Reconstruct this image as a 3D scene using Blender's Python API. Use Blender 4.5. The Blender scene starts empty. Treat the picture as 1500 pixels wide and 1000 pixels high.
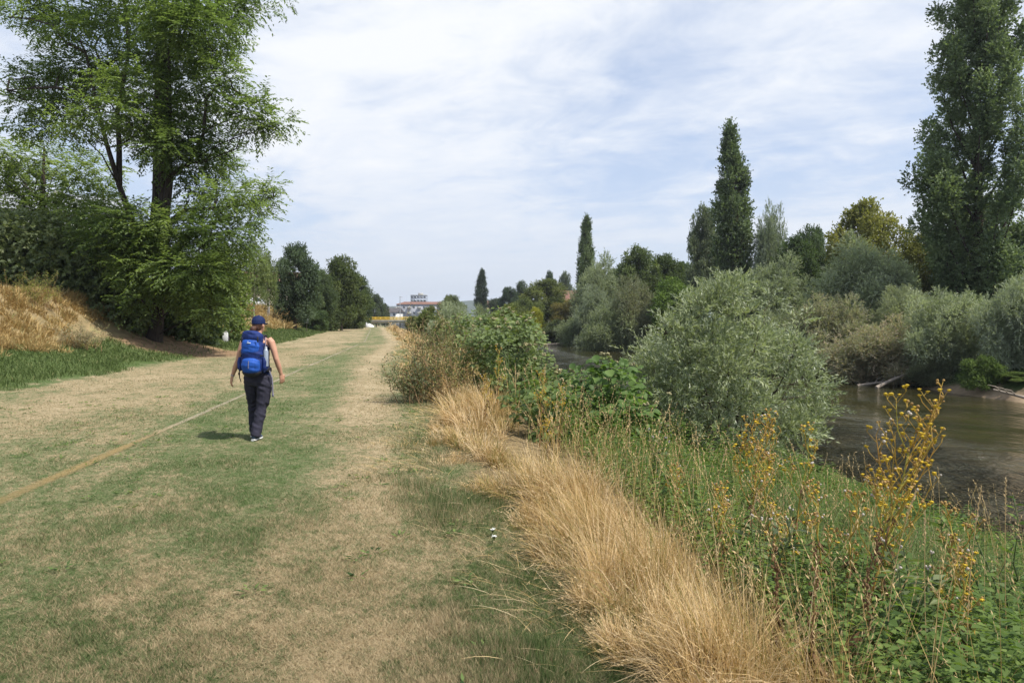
import bpy, math, random
import numpy as np
from math import radians, pi
from mathutils import Vector

rng = np.random.default_rng(7)
random.seed(7)
C = bpy.context.scene.collection
CAM_Z, FPX, CX, HY = 1.66, 1000.0, 750.0, 467.0

# ------------------------------------------------------------------ terrain
def XL(Y):
    Y = np.asarray(Y, float)
    return -3.78 - 0.14 * Y - 0.06 * np.maximum(Y - 50, 0)

def _hash(ix, iy, s):
    h = (ix * 374761393 + iy * 668265263 + s * 974634777) & 0xFFFFFFFF
    h = ((h ^ (h >> 13)) * 1274126177) & 0xFFFFFFFF
    return ((h ^ (h >> 16)) & 0xFFFF) / 65535.0

def vnoise(x, y, s=0):
    x = np.asarray(x, float); y = np.asarray(y, float)
    ix = np.floor(x).astype(np.int64); iy = np.floor(y).astype(np.int64)
    fx = x - ix; fy = y - iy
    fx = fx * fx * (3 - 2 * fx); fy = fy * fy * (3 - 2 * fy)
    a = _hash(ix, iy, s); b = _hash(ix + 1, iy, s); c = _hash(ix, iy + 1, s); d = _hash(ix + 1, iy + 1, s)
    return (a * (1 - fx) + b * fx) * (1 - fy) + (c * (1 - fx) + d * fx) * fy

def sstep(a, b, x):
    t = np.clip((np.asarray(x, float) - a) / (b - a), 0, 1)
    return t * t * (3 - 2 * t)

KU = [-3000, -300, -60, -20, -12.3, -11.4, -9.5, -8.2, -7.0, -5.6, -4.2, 3.0, 5.0, 6.0, 9.0, 12.0, 13.5, 16, 28, 30.3, 30.7, 31.5, 33, 40, 60, 300, 3000]
KZ = [6.0, 5.0, 4.0, 3.0, 2.75, 2.5, 1.0, .55, .27, .03, 0, 0, -.02, -.2, -.95, -1.6, -2.05, -2.7, -2.7, -2.05, -1.85, -1.15, -.6, .25, .6, 1.0, 2.0]

def edge_u(Y):
    return 4.75 - 1.75 * np.clip((np.asarray(Y, float) - 4) / 50, 0, 1) ** .45

def terr_u(u, Y):
    u = np.asarray(u, float); Y = np.asarray(Y, float)
    w = sstep(5.5, 9, np.abs(u)) * (1 - sstep(60, 120, np.abs(u)))
    uu = u + w * ((vnoise(Y * .16, u * .02, 3) - .5) * 1.6 + (vnoise(Y * .7, u * .1, 4) - .5) * .5)
    z = np.interp(uu, KU, KZ)
    z = z + w * (vnoise(u * .6, Y * .6, 5) - .5) * .22 * (1 - sstep(12.0, 13, u) * (1 - sstep(31, 33, u)))
    dip = sstep(135, 195, Y) * 1.9 * sstep(-9, -5, u) * (1 - sstep(12, 13.5, u))
    return z - dip

def terr(x, y):
    return terr_u(np.asarray(x, float) - XL(y), y)

def at(px, Y, dz=0.0):
    """ground point seen in photo column px at depth Y"""
    x = (px - CX) / FPX * Y
    return (x, Y, float(terr(x, Y)) + dz)

def zpy(py, Y):
    return CAM_Z - (py - HY) / FPX * Y

# ------------------------------------------------------------------ mesh building
def build(name, V, polys, mats=None, parent=None, tint=None, smooth=False, midx=None):
    me = bpy.data.meshes.new(name)
    V = np.asarray(V, np.float32)
    polys = [np.asarray(p, np.int32) for p in polys if len(p)]
    nl = sum(p.size for p in polys); nf = sum(len(p) for p in polys)
    me.vertices.add(len(V)); me.vertices.foreach_set('co', V.ravel())
    me.loops.add(nl); me.polygons.add(nf)
    me.loops.foreach_set('vertex_index', np.concatenate([p.ravel() for p in polys]))
    tot = np.concatenate([np.full(len(p), p.shape[1], np.int32) for p in polys])
    st = np.concatenate([[0], np.cumsum(tot)[:-1]]).astype(np.int32)
    me.polygons.foreach_set('loop_start', st)
    me.polygons.foreach_set('loop_total', tot)
    if smooth:
        me.polygons.foreach_set('use_smooth', np.ones(nf, bool))
    if midx is not None:
        me.polygons.foreach_set('material_index', np.asarray(midx, np.int32))
    if tint is not None:
        a = me.attributes.new('tint', 'FLOAT', 'POINT')
        a.data.foreach_set('value', np.asarray(tint, np.float32))
    me.update(calc_edges=True)
    ob = bpy.data.objects.new(name, me); C.objects.link(ob)
    if mats is not None:
        for m in (mats if isinstance(mats, (list, tuple)) else [mats]):
            me.materials.append(m)
    if parent is not None:
        ob.parent = parent
    return ob

class MB:
    """collects geometry for ONE mesh"""
    def __init__(s): s.V = []; s.P = {}; s.T = []; s.n = 0; s.M = {}
    def add(s, V, F, tint=.5, m=0):
        V = np.asarray(V, float).reshape(-1, 3); F = np.asarray(F, np.int64)
        s.V.append(V); s.P.setdefault(F.shape[1], []).append(F + s.n)
        s.M.setdefault(F.shape[1], []).append(np.full(len(F), m))
        s.T.append(np.broadcast_to(np.asarray(tint, float), (len(V),))); s.n += len(V)
    def build(s, name, mats, parent=None, smooth=False):
        ks = list(s.P)
        return build(name, np.concatenate(s.V), [np.concatenate(s.P[k]) for k in ks], mats, parent,
                     np.concatenate(s.T), smooth, np.concatenate([np.concatenate(s.M[k]) for k in ks]))
    def box(s, c, d, m=0, rz=0, bev=0.0, tint=.5):
        x, y, z = np.array(d) / 2
        if bev <= 0:
            V = np.array([[i, j, k] for i in (-x, x) for j in (-y, y) for k in (-z, z)])
            F = [[0, 1, 3, 2], [4, 6, 7, 5], [0, 4, 5, 1], [2, 3, 7, 6], [0, 2, 6, 4], [1, 5, 7, 3]]
        else:
            prof = [(-x + bev, -y), (x - bev, -y), (x, -y + bev), (x, y - bev), (x - bev, y), (-x + bev, y), (-x, y - bev), (-x, -y + bev)]
            V = []
            for zz, k in ((-z, bev), (-z + bev, 0), (z - bev, 0), (z, bev)):
                for a, b in prof:
                    V.append([a - math.copysign(min(k, abs(a)), a), b - math.copysign(min(k, abs(b)), b), zz])
            V = np.array(V); F = []
            for r in range(3):
                for i in range(8):
                    j = (i + 1) % 8; F.append([r * 8 + i, r * 8 + j, r * 8 + 8 + j, r * 8 + 8 + i])
            s.add(_rot(V, rz) + c, F, tint, m)
            s.add(_rot(V, rz) + c, [list(range(7, -1, -1)), list(range(24, 32))], tint, m)
            return
        s.add(_rot(V, rz) + c, F, tint, m)
    def tube(s, pts, rad, n=6, m=0, tint=.5, cap=True):
        V, F = tube(pts, rad, n); s.add(V, F, tint, m)
        if cap:
            q = float(np.mean(tint)); s.add(V[:n], [list(range(n - 1, -1, -1))], q, m); s.add(V[-n:], [list(range(n))], q, m)
    def ellipsoid(s, c, r, m=0, nu=12, nv=8, tint=.5):
        V, F = [], []
        for j in range(nv + 1):
            t = pi * j / nv
            t = min(max(t, .02), pi - .02)
            for i in range(nu):
                p = 2 * pi * i / nu
                V.append([math.sin(t) * math.cos(p) * r[0], math.sin(t) * math.sin(p) * r[1], math.cos(t) * r[2]])
        for j in range(nv):
            for i in range(nu):
                k = (i + 1) % nu; F.append([j * nu + i, (j + 1) * nu + i, (j + 1) * nu + k, j * nu + k])
        s.add(np.array(V) + c, F, tint, m)

def _rot(V, a):
    if not a: return V
    c, s = math.cos(a), math.sin(a); R = np.array([[c, -s, 0], [s, c, 0], [0, 0, 1]])
    return V @ R.T

def nrm(v):
    return v / np.maximum(np.linalg.norm(v, axis=-1, keepdims=True), 1e-9)

def tube(pts, rad, n=6):
    pts = np.asarray(pts, float); rad = np.broadcast_to(np.asarray(rad, float), (len(pts),) if np.ndim(rad) < 2 else np.shape(rad))
    T = nrm(np.gradient(pts, axis=0))
    ref = np.array([1., 0, 0]) if abs(T[0][0]) < .9 else np.array([0, 1., 0])
    A = np.cross(T, ref); bad = np.linalg.norm(A, axis=1) < .05; A[bad] = [0, 1, 0]; A = nrm(A); B = np.cross(T, A)
    th = np.linspace(0, 2 * pi, n, endpoint=False)
    V = pts[:, None, :] + rad[:, None, None] * (np.cos(th)[None, :, None] * A[:, None, :] + np.sin(th)[None, :, None] * B[:, None, :])
    k = len(pts); F = []
    i = np.arange(n); j = (i + 1) % n
    for r in range(k - 1):
        F.append(np.stack([r * n + i, r * n + j, (r + 1) * n + j, (r + 1) * n + i], 1))
    return V.reshape(-1, 3), np.concatenate(F)

def leaf_quads(P, D, N, L, W, fold=.15, mid=.45):
    """one pointed, slightly folded leaf per point"""
    n = len(P); D = nrm(D); S = nrm(np.cross(D, N)); U = np.cross(S, D)
    L = np.broadcast_to(L, (n,))[:, None]; W = np.broadcast_to(W, (n,))[:, None]
    a = P; b = P + D * L * mid + S * W / 2 + U * W * fold; c = P + D * L - U * L * .08; d = P + D * L * mid - S * W / 2 + U * W * fold
    V = np.stack([a, b, c, d], 1).reshape(-1, 3)
    F = np.arange(4 * n).reshape(n, 4)
    return V, F

def runit(n):
    return nrm(rng.normal(size=(n, 3)))

def clump(c, r, ntw, lpt, tlen, L, W, bias=(0, 0, 0), out=1.0, spread=.7, shell=.35, up=.5, tint0=None, jit=.45, pinnate=False):
    """leaves on short twigs filling an ellipsoid; returns V, F, tint"""
    c = np.asarray(c, float); r = np.asarray(r, float)
    d = runit(ntw)
    rr = (shell ** 3 + (1 - shell ** 3) * rng.random(ntw)) ** (1 / 3)
    rr = rr * (1 + jit * .4 * rng.normal(size=ntw))
    P = c + d * rr[:, None] * r
    tw = nrm(d * out + np.asarray(bias, float) + rng.normal(size=(ntw, 3)) * .45)
    t = np.tile(np.linspace(.05, 1, lpt), ntw) + rng.random(ntw * lpt) * .15
    k = np.repeat(np.arange(ntw), lpt)
    ln = tlen * (.6 + .8 * rng.random(ntw))
    Q = P[k] + tw[k] * (t * ln[k])[:, None]
    Q[:, 2] -= .25 * (t ** 2) * ln[k] * .5
    side = runit(len(Q))
    if pinnate:                                          # leaflets in two rows along a level, drooping frond
        sgn = np.tile(np.where(np.arange(lpt) % 2, 1., -1.), ntw)[:, None]
        sd_ = nrm(np.cross(tw, np.array([0, 0, 1.])) + 1e-4)[k]
        D = nrm(tw[k] * .55 + sd_ * sgn * .9 + side * .25 - np.array([0, 0, .15])); N = nrm(runit(len(Q)) * .45 + np.array([0, 0, 1.]))
    else:
        D = nrm(tw[k] * (1 - spread * .5) + side * spread)
        N = nrm(runit(len(Q)) * .8 + np.array([0, 0, up]) + d[k] * .5)
    sz = .65 + .7 * rng.random(len(Q))
    V, F = leaf_quads(Q, D, N, L * sz, W * sz)
    t0 = rng.random() if tint0 is None else tint0
    tt = np.clip(.5 + .45 * (t0 - .5) + .25 * (rng.random(ntw)[k] - .5) + .35 * (rng.random(len(Q)) - .5), 0, 1)
    return V, F, np.repeat(tt, 4)

def limb(a, b, r0, r1, k=6, sag=.0, wob=.06):
    a = np.asarray(a, float); b = np.asarray(b, float)
    t = np.linspace(0, 1, k)[:, None]
    L = np.linalg.norm(b - a)
    p = a + (b - a) * t
    p[:, 2] += sag * L * np.sin(t[:, 0] * pi)
    p[1:-1] += rng.normal(size=(k - 2, 3)) * wob * L
    return p, r0 + (r1 - r0) * t[:, 0] ** .8

# ------------------------------------------------------------------ tagging
def tag(o, label=None, cat=None, group=None, kind=None):
    if label: o['label'] = label
    if cat: o['category'] = cat
    if group: o['group'] = group
    if kind: o['kind'] = kind
    return o

def thing(name, label, cat, loc=(0, 0, 0), rz=0, group=None, scale=None):
    o = bpy.data.objects.new(name, None); C.objects.link(o)
    o.location = loc; o.rotation_euler = (0, 0, rz); o.empty_display_size = .3
    if scale is not None: o.scale = scale
    return tag(o, label, cat, group)

def copy_tree(o, loc, rz, scale, label, cat=None, group=None, name=None, color=None):
    r = o.copy(); C.objects.link(r)
    if name: r.name = name
    r.location = loc; r.rotation_euler = (0, 0, rz); r.scale = scale
    r['label'] = label
    if cat: r['category'] = cat
    if group: r['group'] = group
    elif 'group' in r: del r['group']
    for ch in o.children:
        c = ch.copy(); C.objects.link(c); c.parent = r
        for g in ch.children:
            d = g.copy(); C.objects.link(d); d.parent = c
        if color is not None and ch.name.startswith(('crown', 'foliage')): c.color = (*color, 1)
    return r

# ------------------------------------------------------------------ node helpers
class NT:
    def __init__(s, tree): s.t = tree; s.n = tree.nodes; s.l = tree.links
    def new(s, typ, **kw):
        n = s.n.new(typ)
        for k, v in kw.items(): setattr(n, k, v)
        return n
    def put(s, sock, v):
        if hasattr(v, 'links') or isinstance(v, bpy.types.NodeSocket): s.l.new(v, sock)
        elif isinstance(v, (tuple, list)) and len(v) == 3 and sock.type == 'RGBA': sock.default_value = (*v, 1)
        else: sock.default_value = v
    def m(s, op, a, b=None, c=None, clamp=False):
        n = s.new('ShaderNodeMath', operation=op, use_clamp=clamp)
        for i, v in enumerate((a, b, c)):
            if v is not None: s.put(n.inputs[i], v)
        return n.outputs[0]
    def mix(s, f, a, b, blend='MIX'):
        n = s.new('ShaderNodeMix', data_type='RGBA', blend_type=blend)
        s.put(n.inputs[0], f); s.put(n.inputs[6], a); s.put(n.inputs[7], b)
        return n.outputs[2]
    def noise(s, vec, scale, detail=3, rough=.55, dist=0):
        n = s.new('ShaderNodeTexNoise')
        if vec is not None: s.l.new(vec, n.inputs['Vector'])
        n.inputs['Scale'].default_value = scale; n.inputs['Detail'].default_value = detail
        n.inputs['Roughness'].default_value = rough; n.inputs['Distortion'].default_value = dist
        return n.outputs[0]
    def rng(s, v, a, b, c=0., d=1., smooth=True):
        n = s.new('ShaderNodeMapRange', interpolation_type='SMOOTHSTEP' if smooth else 'LINEAR')
        s.put(n.inputs[0], v)
        for i, q in enumerate((a, b, c, d)): s.put(n.inputs[i + 1], q)
        return n.outputs[0]
    def ramp(s, f, stops):
        n = s.new('ShaderNodeValToRGB'); s.put(n.inputs[0], f); e = n.color_ramp.elements
        while len(e) < len(stops): e.new(.5)
        for q, (p, c) in zip(e, stops): q.position = p; q.color = (*c, 1)
        return n.outputs[0]
    def attr(s, name, typ='GEOMETRY'):
        n = s.new('ShaderNodeAttribute', attribute_name=name, attribute_type=typ); return n
    def pos(s):
        return s.new('ShaderNodeNewGeometry').outputs['Position']
    def obj(s):
        return s.new('ShaderNodeTexCoord').outputs['Object']
    def vec(s, x, y, z=0.):
        n = s.new('ShaderNodeCombineXYZ')
        for i, v in enumerate((x, y, z)): s.put(n.inputs[i], v)
        return n.outputs[0]
    def sep(s, v):
        n = s.new('ShaderNodeSeparateXYZ'); s.l.new(v, n.inputs[0]); return n.outputs
    def bump(s, h, strength=.5, dist=.02):
        n = s.new('ShaderNodeBump'); s.l.new(h, n.inputs['Height'])
        n.inputs['Strength'].default_value = strength; n.inputs['Distance'].default_value = dist
        return n.outputs[0]

def newmat(name):
    m = bpy.data.materials.new(name); m.use_nodes = True
    t = NT(m.node_tree); t.n.clear()
    out = t.new('ShaderNodeOutputMaterial')
    return m, t, out

def principled(t, out, base, rough=.7, spec=.3, normal=None, metal=0.):
    p = t.new('ShaderNodeBsdfPrincipled')
    t.put(p.inputs['Base Color'], base); t.put(p.inputs['Roughness'], rough)
    p.inputs['Specular IOR Level'].default_value = spec; p.inputs['Metallic'].default_value = metal
    if normal is not None: t.l.new(normal, p.inputs['Normal'])
    if out is not None: t.l.new(p.outputs[0], out.inputs[0])
    return p

def simple(name, col, rough=.7, spec=.3, var=.25, scale=6., bump=.0, metal=0.):
    m, t, out = newmat(name)
    P = t.obj(); n = t.noise(P, scale, 4)
    dark = tuple(c * (1 - var) for c in col); lite = tuple(min(1, c * (1 + var)) for c in col)
    b = t.ramp(n, [(.3, dark), (.7, lite)])
    nm = t.bump(t.noise(P, scale * 6, 3), bump, .01) if bump else None
    principled(t, out, b, rough, spec, nm, metal)
    return m

def leafmat(name, trans=.40, back=None, rough=.55, spec=.25, col=None):
    """leaf colour comes from the object's own colour, varied leaf by leaf"""
    m, t, out = newmat(name)
    tint = t.attr('tint').outputs['Fac']
    if col is None:
        base = t.new('ShaderNodeObjectInfo').outputs['Color']
    else:
        r = t.new('ShaderNodeRGB'); r.outputs[0].default_value = (*col, 1); base = r.outputs[0]
    v = t.rng(tint, 0, 1, .4, 1.75, False)
    hs = t.new('ShaderNodeHueSaturation')
    t.put(hs.inputs['Hue'], t.rng(tint, 0, 1, .515, .465, False)); t.put(hs.inputs['Value'], v)
    t.l.new(base, hs.inputs['Color'])
    c = hs.outputs[0]
    if back is not None:
        bf = t.new('ShaderNodeNewGeometry').outputs['Backfacing']
        c = t.mix(t.m('MULTIPLY', bf, .75), c, back)
    p = principled(t, None, c, rough, spec)
    tr = t.new('ShaderNodeBsdfTranslucent')
    t.l.new(t.mix(1., c, (1.25, 1.35, .6), 'MULTIPLY'), tr.inputs[0])
    mx = t.new('ShaderNodeMixShader'); mx.inputs[0].default_value = trans
    t.l.new(p.outputs[0], mx.inputs[1]); t.l.new(tr.outputs[0], mx.inputs[2])
    t.l.new(mx.outputs[0], out.inputs[0])
    return m

def barkmat(name, col):
    m, t, out = newmat(name)
    P = t.obj(); x, y, z = t.sep(P)
    n = t.noise(t.vec(t.m('MULTIPLY', x, 6.), t.m('MULTIPLY', y, 6.), z), 2.2, 5)
    b = t.ramp(n, [(.3, tuple(c * .5 for c in col)), (.7, tuple(c * 1.4 for c in col))])
    principled(t, out, b, .9, .15, t.bump(n, .8, .05))
    return m

LEAF = leafmat('leaf'); WLEAF = leafmat('willow_leaf', .36, (.30, .335, .255)); BARK = barkmat('bark', (.10, .08, .06))
PALEBARK = barkmat('pale_bark', (.3, .27, .23))
# ------------------------------------------------------------------ camera
cam = bpy.data.cameras.new('camera'); cam.sensor_width = 36; cam.lens = 24.0
cam.shift_y = -(500 - HY) / 1500; cam.clip_end = 9000; cam.clip_start = .05
camo = bpy.data.objects.new('camera', cam); C.objects.link(camo)
camo.location = (0, 0, CAM_Z); camo.rotation_euler = (radians(90), 0, 0)
sc = bpy.context.scene; sc.camera = camo
sc.view_settings.view_transform = 'Standard'; sc.view_settings.look = 'None'
sc.view_settings.exposure = 0.58; sc.view_settings.gamma = 1
sc.cycles.max_bounces = 7; sc.cycles.diffuse_bounces = 4; sc.cycles.glossy_bounces = 3
sc.cycles.transmission_bounces = 4; sc.cycles.transparent_max_bounces = 4
sc.cycles.caustics_reflective = False; sc.cycles.caustics_refractive = False
sc.cycles.sample_clamp_indirect = 4

# ------------------------------------------------------------------ light
SUN_EL, SUN_AZ = radians(57), radians(118)      # azimuth clockwise from +Y (the way the camera looks)
sd = Vector((math.sin(SUN_AZ) * math.cos(SUN_EL), math.cos(SUN_AZ) * math.cos(SUN_EL), math.sin(SUN_EL)))
sl = bpy.data.lights.new('sun', 'SUN'); sl.energy = 3.8; sl.angle = radians(1.2); sl.color = (1, .95, .87)
so = bpy.data.objects.new('sun', sl); C.objects.link(so); so.location = sd * 50
so.rotation_euler = sd.to_track_quat('Z', 'Y').to_euler()

w = bpy.data.worlds.new('World'); sc.world = w; w.use_nodes = True
t = NT(w.node_tree); t.n.clear()
sky = t.new('ShaderNodeTexSky', sky_type='NISHITA', sun_disc=False, sun_elevation=SUN_EL, sun_rotation=SUN_AZ)
sky.air_density = 1.0; sky.dust_density = 1.2; sky.ozone_density = 1.5
D = t.new('ShaderNodeTexCoord').outputs['Generated']
x, y, z = t.sep(D)
zz = t.m('ADD', t.m('MAXIMUM', z, 0.), .16)
px_, py_ = t.m('DIVIDE', x, zz), t.m('DIVIDE', y, zz)
# streaks of high cloud drawn out across the view, broken up by finer puffs
st = t.vec(t.m('ADD', t.m('MULTIPLY', px_, .6), t.m('MULTIPLY', py_, .25)), t.m('MULTIPLY', py_, .62), 3.7)
n1 = t.noise(st, 1.15, 7, .58, .5)
n2 = t.noise(t.vec(t.m('ADD', px_, t.m('MULTIPLY', py_, .4)), t.m('MULTIPLY', py_, 1.25), 1.3), 2.3, 8, .62, .9)
n3 = t.noise(t.vec(px_, t.m('MULTIPLY', py_, 1.2), 8.), 7.5, 6, .6, .6)
cv = t.m('ADD', t.m('ADD', t.m('MULTIPLY', n1, .62), t.m('MULTIPLY', n2, .34)), t.m('MULTIPLY', n3, .13))
# a thicker bank of cloud high to the left of the view, thinner veil elsewhere
bank = t.noise(t.vec(t.m('MULTIPLY', px_, .5), t.m('MULTIPLY', py_, .45), 11.), .8, 2, .5)
ang = t.m('ARCTAN2', x, y)                     # direction over the ground, 0 = up the river
lft = t.m('MULTIPLY', t.rng(ang, -.62, -.25), t.rng(ang, .25, -.05))
cv = t.m('ADD', cv, t.m('MULTIPLY', t.m('SUBTRACT', bank, .5), .35))
cv = t.m('ADD', cv, t.m('MULTIPLY', lft, .085))
thick = t.rng(cv, .42, .72)
veil = t.m('ADD', t.rng(z, .0, .36, .88, .44), t.m('MULTIPLY', thick, .56), clamp=True)
ccol = t.ramp(t.rng(cv, .48, .74, 0, 1, False), [(0., (4.5, 5.2, 6.4)), (1., (6.6, 6.75, 7.0))])
hz = t.rng(z, 0., .22)
ccol = t.mix(hz, (5.1, 5.6, 6.3), ccol)
skyc = t.mix(1., sky.outputs[0], (.95, 1.02, 1.16), 'MULTIPLY')
col = t.mix(veil, skyc, ccol)
bg = t.new('ShaderNodeBackground'); t.l.new(col, bg.inputs[0]); bg.inputs[1].default_value = .1
wo = t.new('ShaderNodeOutputWorld'); t.l.new(bg.outputs[0], wo.inputs[0])

# ------------------------------------------------------------------ ground colours (shared by soil and blades)
def lawn_nodes(t, P):
    x, y, z = t.sep(P)
    u = t.m('ADD', t.m('ADD', t.m('ADD', x, 3.78), t.m('MULTIPLY', y, .14)), t.m('MULTIPLY', t.m('MAXIMUM', t.m('SUBTRACT', y, 50.), 0.), .06))
    a = t.noise(t.vec(u, t.m('MULTIPLY', y, .45), 0), .42, 4, .6)
    b = t.noise(t.vec(u, t.m('MULTIPLY', y, .8), 2.), 1.9, 5, .65)
    c = t.noise(P, 11., 4, .65)
    yc = t.m('MINIMUM', y, 22.)
    tc = t.m('SUBTRACT', 3.75, t.m('MULTIPLY', yc, .075))
    du = t.m('DIVIDE', t.m('SUBTRACT', u, tc), .55)
    track = t.m('POWER', 2.718, t.m('MULTIPLY', t.m('MULTIPLY', du, du), -1.))
    left = t.rng(u, .1, -.9)
    far = t.rng(y, 9., 36.)
    near = t.rng(y, 6.3, 3.6)
    e = t.noise(t.vec(u, t.m('MULTIPLY', y, .85), 5.), 5.2, 4, .65)
    d = t.m('ADD', -.83, t.m('MULTIPLY', a, 1.05)); d = t.m('ADD', d, t.m('MULTIPLY', b, .75)); d = t.m('ADD', d, t.m('MULTIPLY', e, .62))
    d = t.m('ADD', d, t.m('MULTIPLY', t.m('SUBTRACT', c, .5), .95))
    d = t.m('ADD', d, t.m('MULTIPLY', track, .34)); d = t.m('ADD', d, t.m('MULTIPLY', left, t.rng(y, 4., 12., .0, .21)))
    d = t.m('ADD', d, t.m('MULTIPLY', far, .04)); d = t.m('ADD', d, t.m('MULTIPLY', near, .05))
    vg = t.m('MULTIPLY', t.rng(t.m('ADD', u, t.m('MULTIPLY', t.m('SUBTRACT', b, .5), 1.4)), -5.2, -6.1), t.rng(y, 140., 60.))
    d = t.m('SUBTRACT', d, t.m('MULTIPLY', vg, .55), clamp=True)
    return u, y, d, a, b, c, vg

GREEN, MID, TAN, PALE = (.122, .156, .064), (.222, .215, .112), (.37, .285, .17), (.475, .385, .245)
def lawn_col(t, d):
    return t.ramp(d, [(.10, (.085, .135, .04)), (.30, GREEN), (.48, MID), (.66, TAN), (.92, PALE)])

m, t, out = newmat('meadow_soil')
P = t.pos()
u, y, d, a, b, c, vg = lawn_nodes(t, P)
fine = t.noise(P, 55., 3, .7)
streak = t.noise(t.vec(t.m('MULTIPLY', u, 60.), t.m('MULTIPLY', y, 14.), 0), 1.0, 3, .7)
col = lawn_col(t, t.m('ADD', d, t.m('MULTIPLY', t.m('SUBTRACT', fine, .5), .5), clamp=True))
col = t.mix(t.rng(streak, .3, .75, 0., .45), col, (.10, .095, .045))
un = t.m('ADD', u, t.m('MULTIPLY', t.m('SUBTRACT', b, .5), 1.2))
x_, y_, z_ = t.sep(P)
# bare earth trodden out around the big tree on the left
ex = t.m('DIVIDE', t.m('SUBTRACT', t.m('ADD', x_, t.m('MULTIPLY', t.m('SUBTRACT', b, .5), 2.5)), -15.6), 3.6)
ey = t.m('DIVIDE', t.m('SUBTRACT', y_, 31.5), 3.7)
er = t.m('ADD', t.m('MULTIPLY', ex, ex), t.m('MULTIPLY', ey, ey))
soil = t.ramp(t.noise(P, 3.5, 5), [(.3, (.16, .10, .06)), (.6, (.34, .22, .13)), (.8, (.42, .30, .18))])
col = t.mix(t.m('MULTIPLY', t.rng(er, 1.25, .55), .92), col, soil)
# banks
bank = t.ramp(t.noise(P, 1.6, 5), [(.3, (.19, .155, .08)), (.55, (.33, .25, .135)), (.75, (.27, .25, .11))])
col = t.mix(t.rng(un, -8.6, -9.4), col, bank)
col = t.mix(t.rng(un, -13.2, -14.5), col, (.10, .10, .045))
straw = t.ramp(t.noise(P, 14., 6, .7), [(.35, (.10, .075, .04)), (.68, (.34, .25, .13))])
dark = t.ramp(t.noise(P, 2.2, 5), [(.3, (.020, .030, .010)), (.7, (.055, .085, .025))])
eu = t.m('SUBTRACT', 4.75, t.m('MULTIPLY', t.m('POWER', t.m('DIVIDE', t.m('SUBTRACT', t.m('MAXIMUM', t.m('MINIMUM', y, 54.), 4.1), 4.), 50.), .45), 1.75))
col = t.mix(t.m('MULTIPLY', t.rng(t.m('SUBTRACT', un, eu), -.3, .5), t.rng(y, 150., 90.)), col, straw)
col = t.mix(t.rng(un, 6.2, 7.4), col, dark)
mud = t.ramp(t.noise(P, 1.2, 5), [(.3, (.07, .055, .035)), (.7, (.16, .12, .075))])
col = t.mix(t.rng(un, 12.6, 13.4), col, mud)
sand = t.ramp(t.noise(P, .9, 5), [(.35, (.19, .14, .09)), (.65, (.42, .31, .20))])
col = t.mix(t.m('MULTIPLY', t.m('MULTIPLY', t.rng(un, 29.9, 30.4), t.rng(un, 31.1, 30.7)), t.rng(y, 36., 32.5)), col, sand)
col = t.mix(t.rng(un, 30.6, 31.1), col, dark)
h = t.m('ADD', t.m('MULTIPLY', fine, .5), c)
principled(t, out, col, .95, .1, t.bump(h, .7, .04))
GROUND = m

us = np.unique(np.concatenate([np.linspace(-26, 46, 190), np.array([-3000, -2000, -1200, -700, -400, -250, -160, -110, -80, -60, -48, -40, -34, -30, 50, 56, 64, 74, 90, 120, 160, 220, 300, 450, 700, 1200, 2000, 3000.])]))
ys = np.unique(np.concatenate([np.linspace(-30, 2, 20), np.linspace(2, 60, 150), 60 * np.exp(np.linspace(0, np.log(60), 70))]))
uu, yy = np.meshgrid(us, ys)
zz_ = terr_u(uu, yy); xx = uu + XL(yy)
V = np.stack([xx, yy, zz_], -1).reshape(-1, 3)
nu_, ny_ = len(us), len(ys)
i = np.arange(ny_ - 1)[:, None] * nu_ + np.arange(nu_ - 1)[None]
F = np.stack([i, i + 1, i + 1 + nu_, i + nu_], -1).reshape(-1, 4)
tag(build('ground', V, [F], GROUND, smooth=True), kind='structure')

# pale worn line of old chalk marking along the mown grass
m, t, out = newmat('line_chalk')
P = t.pos(); x, y, z = t.sep(P)
n = t.noise(P, 16., 6, .75); big = t.noise(P, .35, 2)
cc = t.mix(t.rng(y, 8.5, 12.), (.34, .235, .10), (.46, .40, .30))
cc = t.mix(t.rng(n, .42, .68), cc, (.24, .20, .10))
tr = t.new('ShaderNodeBsdfTransparent'); mx = t.new('ShaderNodeMixShader')
p = principled(t, None, cc, .95, .1)
sd_ = t.attr('tint').outputs['Fac']
t.put(mx.inputs[0], t.m('MULTIPLY', t.rng(t.m('ADD', sd_, t.m('MULTIPLY', t.m('SUBTRACT', n, .5), 2.4)), .35, .85), t.rng(t.m('ADD', big, t.m('MULTIPLY', n, .4)), .42, .8, .12, .75)))
t.l.new(tr.outputs[0], mx.inputs[1]); t.l.new(p.outputs[0], mx.inputs[2]); t.l.new(mx.outputs[0], out.inputs[0])
Yl = np.concatenate([np.linspace(3, 40, 300), np.linspace(40.4, 150, 160)])
V, T = [], []
for uo, tn in ((-.10, 0), (-.015, 1), (.015, 1), (.10, 0)):
    uv = uo * np.where(Yl < 9, 1.5, 1.) + .04 * (vnoise(Yl * .6, Yl * 0, 9) - .5)
    V.append(np.stack([XL(Yl) + uv, Yl, terr_u(uv, Yl) + .006], -1)); T.append(np.full(len(Yl), float(tn)))
k = len(Yl); i = np.arange(k - 1)
F = np.concatenate([np.stack([q * k + i, (q + 1) * k + i, (q + 1) * k + i + 1, q * k + i + 1], 1) for q in range(3)])
tag(build('path_marking', np.concatenate(V), [F], m, tint=np.concatenate(T)), kind='structure')

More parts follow.
